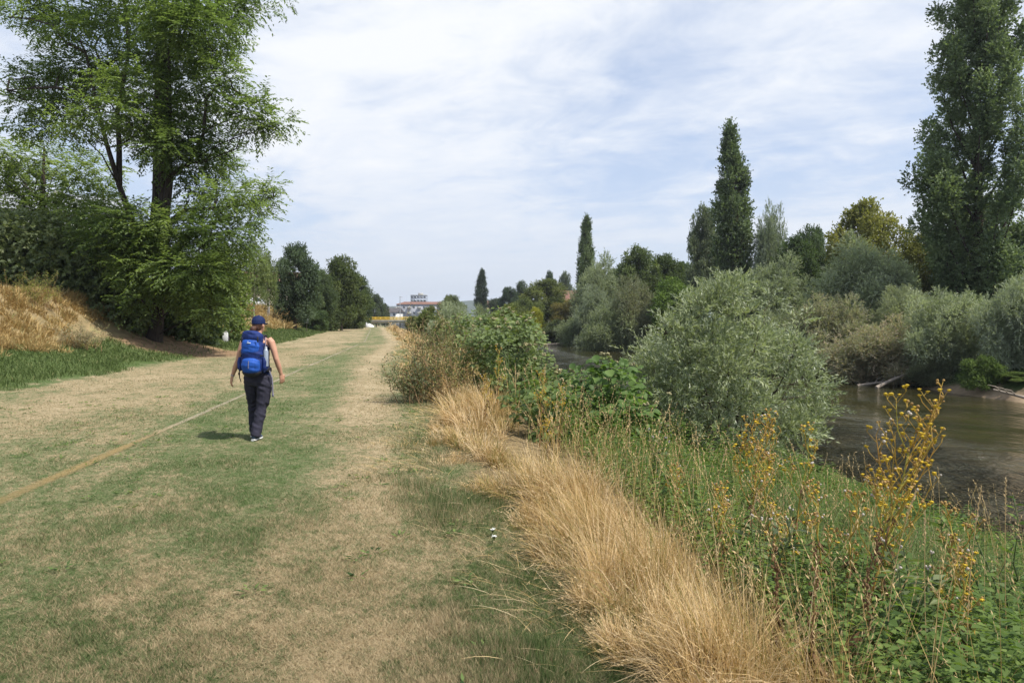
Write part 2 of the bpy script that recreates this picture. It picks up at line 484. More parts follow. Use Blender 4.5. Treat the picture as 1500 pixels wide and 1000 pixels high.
# ------------------------------------------------------------------ river
m, t, out = newmat('river_water')
P = t.pos(); x, y, z = t.sep(P)
flow = t.vec(t.m('ADD', x, t.m('MULTIPLY', y, .14)), t.m('MULTIPLY', y, .8), 0)
w1 = t.noise(flow, 3.2, 3, .6, .6); w2 = t.noise(flow, 8., 3, .6, .4); w3 = t.noise(flow, .55, 3)
riff = t.rng(w3, .35, .65, .25, 1.)
u_ = t.m('ADD', t.m('ADD', x, 3.78), t.m('MULTIPLY', y, .14))
calm = t.rng(u_, 21., 15.0, .05, 1.5)
hgt = t.m('MULTIPLY', t.m('MULTIPLY', t.m('ADD', t.m('MULTIPLY', w1, 1.), t.m('MULTIPLY', w2, .5)), riff), calm)
bed = t.ramp(t.noise(P, .5, 5, .6), [(.32, (.020, .022, .009)), (.55, (.042, .038, .015)), (.75, (.075, .062, .027))])
pw = principled(t, out, bed, .035, .5, t.bump(hgt, 1., .8)); pw.inputs['IOR'].default_value = 1.33
ur = np.linspace(11.2, 32.6, 22); yr = np.unique(np.concatenate([np.linspace(-30, 100, 120), np.linspace(100, 420, 60)]))
uu, yy = np.meshgrid(ur, yr)
V = np.stack([uu + XL(yy), yy, np.full(uu.shape, -2.0)], -1).reshape(-1, 3)
i = np.arange(len(yr) - 1)[:, None] * len(ur) + np.arange(len(ur) - 1)[None]
tag(build('river_water', V, [np.stack([i, i + 1, i + 1 + len(ur), i + len(ur)], -1).reshape(-1, 4)], m, smooth=True), kind='structure')

# far wooded hills
m, t, out = newmat('hill_woods')
n = t.noise(t.pos(), .02, 6)
principled(t, out, t.ramp(n, [(.3, (.03, .05, .03)), (.7, (.07, .09, .05))]), .95, .05)
xs = np.linspace(-2600, 2600, 110); ds = np.linspace(0, 1, 14)
X, Dd = np.meshgrid(xs, ds)
ridge = 62 * (.55 + .9 * vnoise(X / 700, X * 0, 31)) + 14 * vnoise(X / 160, X * 0, 32)
Z = 1 + ridge * np.sin(Dd * pi) ** .8
V = np.stack([X, 2300 + Dd * 800, Z], -1).reshape(-1, 3)
i = np.arange(13)[:, None] * 110 + np.arange(109)[None]
tag(build('hills', V, [np.stack([i, i + 1, i + 111, i + 110], -1).reshape(-1, 4)], m, smooth=True), kind='structure')

# ------------------------------------------------------------------ mown grass: real blades over the soil
def blade_tris(P, h, wd, lean):
    n = len(P); th = rng.random(n) * 2 * pi
    s = np.stack([np.cos(th), np.sin(th), np.zeros(n)], 1)
    ph = rng.random(n) * 2 * pi
    tip = P + np.stack([np.cos(ph) * lean, np.sin(ph) * lean, h], 1)
    V = np.stack([P - s * wd[:, None] / 2, P + s * wd[:, None] / 2, tip], 1).reshape(-1, 3)
    return V, np.arange(3 * n).reshape(n, 3)

m, t, out = newmat('mown_grass')
P = t.pos()
u, y, d, a, b, c, vg = lawn_nodes(t, P)
tint = t.attr('tint').outputs['Fac']
col = lawn_col(t, t.m('ADD', d, t.m('MULTIPLY', t.m('SUBTRACT', tint, .52), .62), clamp=True))
col = t.mix(1., col, (1.12, 1.12, 1.08), 'MULTIPLY')
p = principled(t, None, col, .7, .2)
tr = t.new('ShaderNodeBsdfTranslucent'); t.l.new(col, tr.inputs[0])
mx = t.new('ShaderNodeMixShader'); mx.inputs[0].default_value = .4
t.l.new(p.outputs[0], mx.inputs[1]); t.l.new(tr.outputs[0], mx.inputs[2]); t.l.new(mx.outputs[0], out.inputs[0])
n = 760000
py = HY + 20 + (1120 - HY - 20) * rng.random(n) ** .85
Y = CAM_Z * 1000 / (py - HY)
X = (rng.random(n) * 2 - 1) * .76 * Y + (rng.random(n) - .6) * 4.5
u_ = X - XL(Y)
keep = (u_ > -6.2 - .6 * rng.random(n)) & (u_ < edge_u(Y) + .5 * rng.random(n)) & (Y > 1.9)
keep &= ~((np.abs(u_) < .07) & (rng.random(n) < .45))
X, Y, u_ = X[keep], Y[keep], u_[keep]; n = len(X)
cl = vnoise(X * 3.1, Y * 3.1, 21) * .6 + vnoise(X * .9, Y * .9, 22) * .7
h = (.010 + .024 * rng.random(n)) * (.35 + 1.1 * cl ** 1.6) * np.where(u_ < -5.6, 2., 1.) * (1 + 2.6 * sstep(-1.3, -.25, u_ - edge_u(Y)) * sstep(.35, .75, vnoise(X * 2.1, Y * 2.1, 25)) * rng.random(n))
sw = np.maximum(1, Y / 5.5)
V, F = blade_tris(np.stack([X, Y, terr_u(u_, Y)], 1), h, (.0032 + .003 * rng.random(n)) * sw, .010 + .045 * rng.random(n) * (.5 + .5 * cl))
tag(build('lawn_grass', V, [F], m, tint=np.repeat(rng.random(n), 3)), 'short mown grass, green and scorched tan, covering the wide path', 'grass', kind='stuff')

# little broad-leaved weeds flat in the turf
n = 520; Y = 2.6 + 12 * rng.random(n) ** 1.3; u_ = -5. + 9.3 * rng.random(n); kp = (u_ < edge_u(Y) - .1) & (vnoise(u_ * .9, Y * .9, 24) > .45); Y, u_ = Y[kp], u_[kp]; n = len(Y)
k = np.repeat(np.arange(n), 9); a = rng.random(len(k)) * 6.3; rr = .012 + .045 * rng.random(len(k))
P = np.stack([XL(Y)[k] + u_[k] + np.cos(a) * rr, Y[k] + np.sin(a) * rr, terr_u(u_, Y)[k] + .012 + .02 * rng.random(len(k))], 1)
V, F = leaf_quads(P, np.stack([np.cos(a), np.sin(a), .1 + .5 * rng.random(len(k))], 1), nrm(np.array([0, 0, 1.]) + rng.normal(size=(len(k), 3)) * .3), .03 + .035 * rng.random(len(k)), .018)
o = build('lawn_weeds', V, [F], LEAF, tint=np.repeat(rng.random(len(k)), 4)); o.color = (.10, .165, .05, 1)
tag(o, 'small broad-leaved green weeds scattered through the mown grass', 'weeds', kind='stuff')
# ------------------------------------------------------------------ long grasses
def blades(P, D, h, wd, bend, side, nseg=4):
    """curved ribbons: P root, D lean direction (xy), h length, bend how far it arcs over"""
    n = len(P); t = np.linspace(0, 1, nseg + 1)
    Dxy = D[:, None, :]; hh = h[:, None, None]; b = bend[:, None, None]; tt = t[None, :, None]
    ang = b * tt                                                       # angle from vertical grows along the blade
    a0 = side[:, None, None]
    q = (np.concatenate([np.zeros((n, 1, 1)), np.cumsum(np.sin(a0 + ang[:, 1:]) / nseg, 1)], 1)) * hh
    r = (np.concatenate([np.zeros((n, 1, 1)), np.cumsum(np.cos(a0 + ang[:, 1:]) / nseg, 1)], 1)) * hh
    pts = P[:, None, :] + np.concatenate([Dxy * q, r], -1)
    s = np.stack([-D[:, 1], D[:, 0], np.zeros(n)], 1)
    rs = nrm(s + rng.normal(size=(n, 3)) * .35)[:, None, :]
    ww = wd[:, None, None] * np.array([1., .95, .8, .55, .12])[None, :, None][:, :nseg + 1] / 2
    A = pts - rs * ww; B = pts + rs * ww
    V = np.stack([A, B], 2).reshape(n, -1, 3)                          # per blade: (nseg+1)*2
    k = (nseg + 1) * 2
    f = np.array([[2 * i, 2 * i + 1, 2 * i + 3, 2 * i + 2] for i in range(nseg)])
    F = (np.arange(n)[:, None, None] * k + f[None]).reshape(-1, 4)
    return V.reshape(-1, 3), F, pts

def strawmat(name, stops, trans=.3):
    m, t, out = newmat(name)
    tint = t.attr('tint').outputs['Fac']
    pn = t.noise(t.pos(), .9, 3)
    f = t.m('ADD', tint, t.m('MULTIPLY', t.m('SUBTRACT', pn, .5), .5), clamp=True)
    col = t.ramp(f, stops)
    p = principled(t, None, col, .65, .25)
    tr = t.new('ShaderNodeBsdfTranslucent'); t.l.new(col, tr.inputs[0])
    mx = t.new('ShaderNodeMixShader'); mx.inputs[0].default_value = trans
    t.l.new(p.outputs[0], mx.inputs[1]); t.l.new(tr.outputs[0], mx.inputs[2]); t.l.new(mx.outputs[0], out.inputs[0])
    return m
STRAW = strawmat('straw', [(0., (.22, .22, .06)), (.14, (.34, .25, .08)), (.28, (.48, .325, .125)), (.55, (.63, .455, .215)), (.9, (.76, .60, .37))])
GOLD = strawmat('gold_straw', [(0., (.26, .17, .06)), (.4, (.47, .325, .125)), (.75, (.58, .45, .22)), (1., (.26, .28, .10))])
LUSH = strawmat('lush_grass', [(0., (.07, .105, .026)), (.5, (.125, .175, .05)), (.85, (.19, .235, .085)), (1., (.34, .32, .14))], .4)

def tufts(cx, cy, nb, R, hmean, spread, mul=1., wd=.0034, leanx=-.25, leany=-.1):
    """blades radiating out of tuft centres"""
    n = len(cx); k = np.repeat(np.arange(n), nb)
    N = len(k)
    th = rng.random(N) * 2 * pi; rr = R[k] * np.sqrt(rng.random(N))
    x = cx[k] + np.cos(th) * rr; y = cy[k] + np.sin(th) * rr
    tx = leanx * 2.2 + rng.normal(size=n)[k] * .9; ty = leany * 2.2 + rng.normal(size=n)[k] * .9        # every tuft leans its own way
    lx = np.cos(th) + tx; ly = np.sin(th) + ty
    lx += rng.normal(size=N) * .95; ly += rng.normal(size=N) * .95
    D = nrm(np.stack([lx, ly], 1))
    h = hmean[k] * (.45 + .75 * rng.random(N))
    a0 = np.abs(rng.normal(size=N)) * .36 * spread
    bend = np.abs(rng.normal(size=N)) * .75 * spread + .15
    dist = np.maximum(1, y / 4.5)
    return x, y, D, h, wd * (.6 + .8 * rng.random(N)) * dist, bend, a0

# --- straw-coloured strip along the top of the river bank
def straw_strip():
    Vs, Fs, Ts, n0 = [], [], [], 0
    for (y0, y1, dens, nb, hm) in ((2.2, 2.9, 30, 110, .50), (2.9, 4.2, 48, 135, .84), (4.2, 5.4, 34, 100, .62), (5.4, 8.5, 26, 90, .50), (8.5, 13, 18, 76, .68), (13, 26, 7, 56, .85), (26, 60, 2.0, 40, .8), (60, 120, .7, 24, .8)):
        w = (.62 if y0 < 2.5 else .92) if y0 < 4 else (1.05 if y0 < 13 else 1.5)
        n = int(dens * (y1 - y0) * w)
        cy = y0 + (y1 - y0) * rng.random(n); off = rng.random(n) ** 1.15
        u = edge_u(cy) - .05 + off * w + (vnoise(cy * .8, cy * 0, 41) - .5) * .8 + (vnoise(cy * 2.9, cy * 0, 43) - .5) * .5
        pn = vnoise(u * 1.1, cy * 1.1, 42)
        kp = (pn + rng.random(n) * .45 > .42) & ((vnoise(u * .8 + 9, cy * .62, 44) > .27) | (rng.random(n) < .25))
        u, cy, pn = u[kp], cy[kp], pn[kp]
        cx = XL(cy) + u
        inner = np.clip((u - edge_u(cy)) / .45, .30, 1)
        hmean = hm * (.28 + 1.05 * pn) * inner * (1 - .35 * sstep(.75, 1., off[kp]))
        if y0 < 4: hmean *= .95
        x, y, D, h, wd, b, a0 = tufts(cx, cy, nb, .05 + .10 * rng.random(len(cx)), hmean, 1.15)
        P = np.stack([x, y, terr(x, y) - .02], 1)
        V, F, pts = blades(P, D, h, wd, b, a0)
        tt = np.repeat(np.clip(.48 + .2 * rng.normal(size=len(P)) + .26 * rng.normal(size=len(cx))[np.repeat(np.arange(len(cx)), nb)], 0, 1), 10)
        Vs.append(V); Fs.append(F + n0); Ts.append(tt); n0 += len(V)
        # flattened and fallen straw fraying out over the mown edge
        nf = int(190 * (y1 - y0) ** .9) if y0 < 13 else 700
        fy = y0 + (y1 - y0) * rng.random(nf); fu = edge_u(fy) - .75 + .95 * rng.random(nf) ** .6 + (vnoise(fy * .8, fy * 0, 41) - .5) * .7
        kf = vnoise(fu * 1.7, fy * 1.3, 46) + .3 * rng.random(nf) > .5; fy, fu = fy[kf], fu[kf]; nf = len(fy); fx = XL(fy) + fu
        th = rng.normal(size=nf) * .9 + math.pi + .2
        V, F, _ = blades(np.stack([fx, fy, terr(fx, fy) + .004], 1), np.stack([np.cos(th), np.sin(th)], 1), .08 + .22 * rng.random(nf), .0026 * np.maximum(1, fy / 4.5) * (.6 + .7 * rng.random(nf)), .2 + .35 * rng.random(nf), .95 + .4 * rng.random(nf))
        Vs.append(V); Fs.append(F + n0); n0 += len(V); Ts.append(np.repeat(np.clip(.55 + .25 * rng.normal(size=nf), 0, 1), 10))
        # single thin stalks straying down the slope among the green weeds
        if y0 < 20:
            ns = int(190 * (y1 - y0) ** .8) if y0 < 8 else 110
            sy = y0 + (y1 - y0) * rng.random(ns); su = 5.3 + 5.8 * rng.random(ns) ** 1.9; sx = XL(sy) + su
            th = rng.random(ns) * 6.3
            V, F, p2 = blades(np.stack([sx, sy, terr(sx, sy)], 1), np.stack([np.cos(th), np.sin(th)], 1), .45 + .65 * rng.random(ns), .0034 * np.maximum(1, sy / 4.5), .15 + .5 * rng.random(ns), .1 * rng.random(ns))
            Vs.append(V); Fs.append(F + n0); n0 += len(V); Ts.append(np.repeat(np.clip(.24 + .24 * rng.normal(size=ns), 0, 1), 10))
            for q in range(7):
                e = p2[:, -1] * (1 - .12 * q) + p2[:, -2] * .12 * q
                V, F = leaf_quads(e, nrm(p2[:, -1] - p2[:, -2]) + rng.normal(size=(ns, 3)) * .3, runit(ns), .024 * np.maximum(1, sy / 6), .006 * np.maximum(1, sy / 5))
                Vs.append(V); Fs.append(F + n0); n0 += len(V); Ts.append(np.full(len(V), .6))
        # seed spikelets on some stems
        sel = rng.random(len(P)) < (.14 if y0 < 8 else .08)
        for q in range(4):
            e = pts[sel][:, -1] * (1 - .07 * q) + pts[sel][:, -2] * .07 * q
            dr = nrm(pts[sel][:, -1] - pts[sel][:, -2]) + rng.normal(size=(sel.sum(), 3)) * .35
            V, F = leaf_quads(e, dr, runit(len(e)), .019 * np.maximum(1, y[sel] / 6), .0046 * np.maximum(1, y[sel] / 5))
            Vs.append(V); Fs.append(F + n0); Ts.append(np.full(len(V), .72)); n0 += len(V)
    return build('dry_grass', np.concatenate(Vs), [np.concatenate(Fs)], STRAW, tint=np.concatenate(Ts))
tag(straw_strip(), 'tall straw-coloured dry grass in tangled tufts along the top of the river bank', 'dry grass', kind='stuff')

# --- dry grass on the left embankment
def bank_grass():
    Vs, Fs, Ts, n0 = [], [], [], 0
    for (y0, y1, n, nb, hm) in ((12, 24, 600, 44, .42), (24, 33, 360, 36, .42), (36, 60, 330, 34, .55), (60, 105, 420, 30, .8)):
        cy = y0 + (y1 - y0) * rng.random(n); u = -8.3 - 4.6 * rng.random(n) ** .9
        pn = vnoise(u * .8, cy * .5, 52); kp = pn + .4 * rng.random(n) > .3
        kp &= ~((cy > 26.5) & (cy < 40) & (u > -10))
        u, cy, pn = u[kp], cy[kp], pn[kp]
        x, y, D, h, wd, b, a0 = tufts(XL(cy) + u, cy, nb, .10 + .15 * rng.random(len(u)), hm * (.5 + .8 * pn), 1.15, wd=.0045, leanx=.25, leany=-.15)
        P = np.stack([x, y, terr(x, y) - .02], 1)
        V, F, _ = blades(P, D, h, wd, b, a0)
        Vs.append(V); Fs.append(F + n0); n0 += len(V)
        Ts.append(np.repeat(np.clip(.45 + .25 * rng.normal(size=len(P)), 0, 1), 10))
    return build('dry_grass', np.concatenate(Vs), [np.concatenate(Fs)], GOLD, tint=np.concatenate(Ts))
tag(bank_grass(), 'golden dry grass covering the slope of the embankment left of the path', 'dry grass', kind='stuff')

# --- green verge at the foot of the embankment
def verge():
    n = 90000
    Y = 11 + 110 * rng.random(n) ** 2.0; u = -5.3 - 3.6 * rng.random(n)
    x = XL(Y) + u
    kp = ~((((x + 15.6) / 3.3) ** 2 + ((Y - 31.5) / 3.4) ** 2 < 1) & (rng.random(n) < .97))
    kp &= rng.random(n) < sstep(-5.2, -6.2, u + (vnoise(x * .7, Y * .7, 61) - .5) * 1.6)
    Y, u, x = Y[kp], u[kp], x[kp]; n = len(x)
    th = rng.random(n) * 2 * pi; D = np.stack([np.cos(th), np.sin(th)], 1)
    h = (.06 + .13 * rng.random(n)) * (.6 + .8 * vnoise(x, Y, 62))
    V, F, _ = blades(np.stack([x, Y, terr(x, Y) - .01], 1), D, h, .006 * np.maximum(1, Y / 8) * (.6 + .8 * rng.random(n)), .3 + .7 * rng.random(n), .2 * rng.random(n), 2)
    return build('verge_grass', V, [F], LUSH, tint=np.repeat(np.clip(.42 + .22 * rng.normal(size=n), 0, 1), 6))
tag(verge(), 'soft green grass growing along the foot of the left embankment', 'grass', kind='stuff')

# --- lush green grass on the river bank, lower right
def bank_lush():
    n = 70000
    Y = 2.2 + 22 * rng.random(n) ** 1.6; u = 5.9 + 7.4 * rng.random(n)
    x = XL(Y) + u
    pn = vnoise(x * .55 + 3, Y * .55, 71)
    kp = (pn + .35 * rng.random(n) > .42) & (x < 1.0 * Y + 1.5)
    Y, u, x, pn = Y[kp], u[kp], x[kp], pn[kp]; n = len(x)
    th = rng.random(n) * 2 * pi; D = np.stack([np.cos(th), np.sin(th)], 1)
    h = (.25 + .4 * rng.random(n)) * (.5 + .8 * pn) * (1 - .5 * sstep(8.5, 11, u))
    V, F, _ = blades(np.stack([x, Y, terr(x, Y) - .02], 1), D, h, .0065 * np.maximum(1, Y / 5) * (.6 + .8 * rng.random(n)), .3 + 1.2 * rng.random(n), .25 * rng.random(n))
    return build('bank_grass', V, [F], LUSH, tint=np.repeat(np.clip(.5 + .25 * rng.normal(size=n), 0, 1), 10))
tag(bank_lush(), 'lush green long-bladed grass on the river bank slope at the lower right', 'grass', kind='stuff')

# --- leafy undergrowth (nettles and the like) on the river bank
def undergrowth(n, y0, y1, pw, u0, u1, hm, L, W, ml, seed, fan=1.0):
    Y = y0 + (y1 - y0) * rng.random(n) ** pw; u = u0 + (u1 - u0) * rng.random(n)
    x = XL(Y) + u
    kp = (x < fan * Y + 2) & (vnoise(x * .6, Y * .6, seed) + .4 * rng.random(n) > .35) & (u > edge_u(Y) + .8)
    Y, x = Y[kp], x[kp]; n = len(x)
    pn = vnoise(x * .8, Y * .8, seed + 1)
    h = hm * (.40 + .7 * pn) * (.6 + .6 * rng.random(n)) * (.62 + .75 * vnoise(x * .35 + 5, Y * .35, 87)) * (1 - .5 * sstep(8.5, 11, x - XL(Y)))
    base = np.stack([x, Y, terr(x, Y)], 1)
    lean = rng.normal(size=(n, 2)) * .16
    t = np.tile(np.linspace(.3, 1, ml), n); k = np.repeat(np.arange(n), ml)
    Q = base[k] + np.stack([lean[k, 0] * t * h[k], lean[k, 1] * t * h[k], t * h[k]], 1)
    th = rng.random(n)[k] * 6.3 + np.tile(np.arange(ml) * 2.4, n) + rng.normal(size=n * ml) * .4
    D = np.stack([np.cos(th), np.sin(th), -.25 + .5 * rng.random(n * ml)], 1)
    N = nrm(np.array([0, 0, 1.]) + runit(n * ml) * .45)
    s = (1.15 - .55 * t) * (.7 + .6 * rng.random(n * ml)) * np.maximum(1, Y[k] / 9)
    V, F = leaf_quads(Q, D, N, L * s, W * s, .2, .4)
    T = np.repeat(np.clip(.5 + .35 * (rng.random(n)[k] - .5) + .4 * (rng.random(n * ml) - .5), 0, 1), 4)
    return V, F, T
V, F, T = undergrowth(6200, 2.6, 27, 1.5, 5.8, 13.1, .62, .095, .045, 15, 81)
V2, F2, T2 = undergrowth(5200, 2.6, 20, 1.5, 5.6, 13.0, .50, .055, .034, 16, 91)      # a finer, paler herb mixed in
V3, F3, T3 = undergrowth(2200, 2.6, 24, 1.4, 6.2, 13.0, .75, .12, .022, 14, 95)       # narrow-leaved stems
F = np.concatenate([F, F2 + len(V), F3 + len(V) + len(V2)]); V = np.concatenate([V, V2, V3]); T = np.concatenate([T, np.clip(T2 + .22, 0, 1), np.clip(T3 + .1, 0, 1)])
o = build('undergrowth', V, [F], LEAF, tint=T); o.color = (.090, .152, .038, 1)
tag(o, 'bright green leafy undergrowth of nettles covering the river bank slope', 'undergrowth', kind='stuff')
# ------------------------------------------------------------------ trees
def tree_parts(root, clumps, trunk_pts, trunk_r, L, W, leafm, color, bark=BARK, dens=1., tlen=.35, lpt=7, bias=(0, 0, -.15), up=.5,
               spread=.7, shell=.35, limb_r=.25, stems=None, limbs=True, out=1., crown='crown', trunkname='trunk', pinnate=False, limb_drop=.22, shoots=None):
    """clumps: list of (cx,cy,cz,rx,ry,rz,ntwigs)"""
    tb = MB()
    tp = np.asarray(trunk_pts, float)
    tb.tube(tp, np.interp(np.linspace(0, 1, len(tp)), np.linspace(0, 1, len(trunk_r)), trunk_r), 9)
    for s in (stems or []):
        tb.tube(np.asarray(s[0], float), np.linspace(s[1], s[2], len(s[0])), 7)
    allp = [tp] + [np.asarray(s[0], float) for s in (stems or [])]
    J = np.concatenate(allp)
    Vs, Fs, Ts, n0 = [], [], [], 0
    for c in clumps:
        c = tuple(c); ce = np.array(c[:3]); r = np.array(c[3:6]); nt = max(3, int(c[6] * dens))
        V, F, T = clump(ce, r, nt, lpt, tlen, L, W, bias, out, spread, shell, up, pinnate=pinnate)
        Vs.append(V); Fs.append(F + n0); Ts.append(T); n0 += len(V)
        if limbs:
            d = np.linalg.norm(J[:, :2] - ce[:2], axis=1)
            cost = np.linalg.norm(J - (ce - np.array([0, 0, limb_drop]) * max(1e-3, d.min() * 1.)), axis=1) + 5. * np.maximum(0, J[:, 2] - ce[2] + .2 * d)
            j = J[cost.argmin()]
            p, rr = limb(j, ce, limb_r * trunk_r[0] * .55, limb_r * trunk_r[0] * .12, 6, .03, .04)
            tb.tube(p, rr, 5, cap=False)
            for q in range(3):
                e = ce + runit(1)[0] * r * .8
                p2, r2 = limb(p[3 + (q % 2)], e, limb_r * trunk_r[0] * .18, limb_r * trunk_r[0] * .05, 4, .02, .06)
                tb.tube(p2, r2, 4, cap=False)
    if shoots:                                             # long leafy shoots standing out of the crown
        per, slen = shoots; cc = np.array([c[:6] for c in clumps if c[3] > .15]); ns = per * len(cc); ci = np.repeat(np.arange(len(cc)), per)
        d = runit(ns); d[:, 2] = np.abs(d[:, 2]); d = nrm(d + nrm(cc[ci, :3] - np.array([0, 0, 1.])) * .8)
        P0 = cc[ci, :3] + d * cc[ci, 3:6] * (.5 + .4 * rng.random((ns, 1))); dr = nrm(d * np.array([1, 1, .6]) + np.array([.1, 0, .75]) + rng.normal(size=(ns, 3)) * .3)
        ln = slen * (.5 + .9 * rng.random(ns)); nl = 26
        for i in range(ns):
            q = P0[i] + dr[i] * ln[i] * np.linspace(0, 1, 4)[:, None]; q[:, 2] -= .12 * ln[i] * np.linspace(0, 1, 4) ** 2
            tb.tube(q, np.linspace(.005, .0015, 4), 4, cap=False)
        t_ = np.tile(np.linspace(0, 1, nl), ns); k = np.repeat(np.arange(ns), nl)
        Q = P0[k] + dr[k] * (t_ * ln[k])[:, None]; Q[:, 2] -= .12 * ln[k] * t_ ** 2
        D = nrm(dr[k] * .9 + runit(len(k)) * .75); V, F = leaf_quads(Q, D, runit(len(k)), L * (.7 + .5 * rng.random(len(k))), W)
        Vs.append(V); Fs.append(F + n0); n0 += len(V); Ts.append(np.repeat(np.clip(.6 + .25 * (rng.random(ns)[k] - .5) + .3 * (rng.random(len(k)) - .5), 0, 1), 4))
    ct = tb.build(trunkname, bark, root, smooth=True)
    cr = build(crown, np.concatenate(Vs), [np.concatenate(Fs)], leafm, root, np.concatenate(Ts))
    cr.color = (*color, 1)
    return ct, cr

def shape_clumps(n, H, R, prof, h0, csize, flat=.7, twig=90, seed=0, inner=.25):
    """n clumps over a crown of height H, half width R and outline prof(t)"""
    g = np.random.default_rng(seed); cl = []
    for i in range(n):
        t = (i + .5) / n
        t = t ** .85
        z = h0 + (H - h0) * t
        a = i * 2.39996 + g.normal() * .5
        rad = R * prof(t) * (.80 if g.random() > inner else .35) * (.78 + .3 * g.random())
        rad *= .86 + .34 * g.random() ** 2
        s = csize * (.5 + .75 * g.random()) * (.55 + .5 * prof(t))
        cl.append((math.cos(a) * rad, math.sin(a) * rad, z - s * flat * .4, s, s, s * flat, twig * (s / csize) ** 2))
    return cl

def lobe_clumps(n, H, R, h0, csize, seed, per=6, flat=1., twig=100, top=1.):
    """n limbs fanning up and out of the base, each carrying its own plume of foliage"""
    g = np.random.default_rng(seed); cl = []
    for i in range(n):
        a = i * 2.39996 + g.normal() * .25; q = ((i + .5) / n)
        el = (1 - q) * 1.25 + .12 + g.normal() * .06                    # inner limbs upright, outer ones spreading
        rr = math.cos(el) * R * (.82 + .3 * g.random()); hh = h0 + (H - h0) * (math.sin(min(el, 1.4)) ** .7) * (.74 + .26 * g.random()) * top
        tip = np.array([math.cos(a) * rr, math.sin(a) * rr, hh])
        for k in range(per):
            f = .30 + .70 * (k + g.random() * .5) / per
            c = tip * np.array([f ** 1.15, f ** 1.15, f ** .8]) + g.normal(size=3) * csize * .28
            s = csize * (1.05 - .60 * f) * (.75 + .5 * g.random())
            cl.append((c[0], c[1], max(c[2] - s * .5, .3), s, s, s * flat, twig * (s / csize) ** 1.6))
    return cl

DOME = lambda t: math.sqrt(max(0, 1 - (t * .98) ** 2.2)) * (.75 + .25 * min(1, t * 4))
BALL = lambda t: math.sqrt(max(.02, 1 - (2 * t - .88) ** 2 / 1.28)) 
COLM = lambda t: (.6 + .4 * min(1, t * 3.0)) * max(.06, 1 - .35 * t - .65 * t ** 5)
EGG = lambda t: max(.05, math.sin(min(1, t * .93 + .07) * pi) ** .6) * (1 - .25 * t)

protos = {}
def proto(key):
    """a 10 m tall tree of a kind; first use is moved into place, later ones are copies"""
    kind = key.rstrip('0123456789'); seed = int(key[len(kind):] or 0) + 11 * len(kind)
    global rng
    root = thing(kind, '-', 'tree')
    r0 = .22
    if kind == 'willow_tree':
        cl = lobe_clumps(20, 10, 5.2, .9, 1.6, seed, 6, 1.15, 190)
        tree_parts(root, cl, [(0, 0, -.4), (.1, 0, 2), (0, .15, 4.5), (.1, 0, 8)], (.25, .2, .12, .04), .27, .062, WLEAF, (.13, .155, .085), lpt=10, dens=1.25, tlen=.62, bias=(0, 0, .45), up=.3, spread=.5, shell=.3)
    elif kind == 'willow_bush':
        cl = lobe_clumps(22, 10, 7.4, .4, 2.0, seed, 6, 1.0, 190)
        tree_parts(root, cl, [(0, 0, -.4), (.2, 0, 2), (0, .2, 5)], (.25, .2, .06), .32, .075, WLEAF, (.14, .16, .09), lpt=10, dens=1.25, tlen=.72, bias=(0, 0, .5), up=.3, spread=.55, shell=.3, crown='foliage', trunkname='stem')
    elif kind == 'broadleaf_tree':
        cl = shape_clumps(46, 10, 4.1, BALL, 1.8, 1.15, .7, 120, seed)
        tree_parts(root, cl, [(0, 0, -.4), (.05, .05, 1.6), (-.1, 0, 4.5), (.1, .05, 8.6)], (.30, .24, .16, .04), .19, .125, LEAF, (.055, .085, .03), dens=1.9, lpt=7, tlen=.42, bias=(0, 0, .1), up=.7)
    elif kind == 'open_tree':
        cl = shape_clumps(40, 10, 4.6, EGG, 3.0, 1.05, .5, 90, seed, .15)
        tree_parts(root, cl, [(0, 0, -.4), (.05, .05, 2.4), (-.2, 0, 5), (.1, .05, 9)], (.30, .24, .16, .04), .22, .16, LEAF, (.10, .11, .03), dens=1.4, lpt=7, tlen=.45, bias=(0, 0, .0), up=.7)
    elif kind == 'leafy_bush':
        cl = shape_clumps(40, 10, 6.4, DOME, .6, 1.7, .75, 130, seed)
        tree_parts(root, cl, [(0, 0, -.4), (.1, .05, 2), (-.1, 0, 6)], (.25, .2, .06), .29, .18, LEAF, (.06, .095, .03), dens=1.8, lpt=7, tlen=.55, bias=(0, 0, .25), up=.6, crown='foliage', trunkname='stem')
    elif kind == 'poplar_tree':
        cl = []
        g = np.random.default_rng(seed)
        for i in range(70):
            t = ((i + .5) / 70) ** .9; z = .7 + 8.9 * t; a = i * 2.4 + g.normal() * .5; p = COLM(t)
            rad = 1.0 * p * (.2 + .95 * math.sqrt(g.random())) * (1.3 if g.random() < .14 else 1)
            s = .30 * (.45 + 1.0 * g.random()) * (.55 + .45 * p)
            cl.append((math.cos(a) * rad - .32 * t ** 3, math.sin(a) * rad, z, s, s, s * 2.0, 72 * (s / .3) ** 1.5))
        tree_parts(root, cl, [(0, 0, -.4), (0, 0, 3), (.05, 0, 6), (-.28, .05, 9.4)], (.26, .20, .13, .03), .115, .08, LEAF, (.042, .068, .028), dens=1.75, lpt=8, tlen=.34, bias=(-.15, 0, 1.0), up=.3, spread=.6, limb_drop=1.5, shell=.1)
    elif kind == 'birch_tree':
        cl = shape_clumps(40, 10, 3.0, EGG, 3.2, .95, .9, 90, seed)
        tree_parts(root, cl, [(0, 0, -.4), (.1, 0, 3), (0, .1, 6), (.05, 0, 9.5)], (.16, .13, .09, .02), .20, .11, LEAF, (.10, .13, .045), bark=PALEBARK, lpt=7, tlen=.5, bias=(0, 0, -.35), up=.4)
    return root, {'willow_tree': 4.7, 'willow_bush': 6.3, 'broadleaf_tree': 4.4, 'open_tree': 4.6, 'leafy_bush': 6.4, 'poplar_tree': 1.25, 'birch_tree': 3.0}[kind]

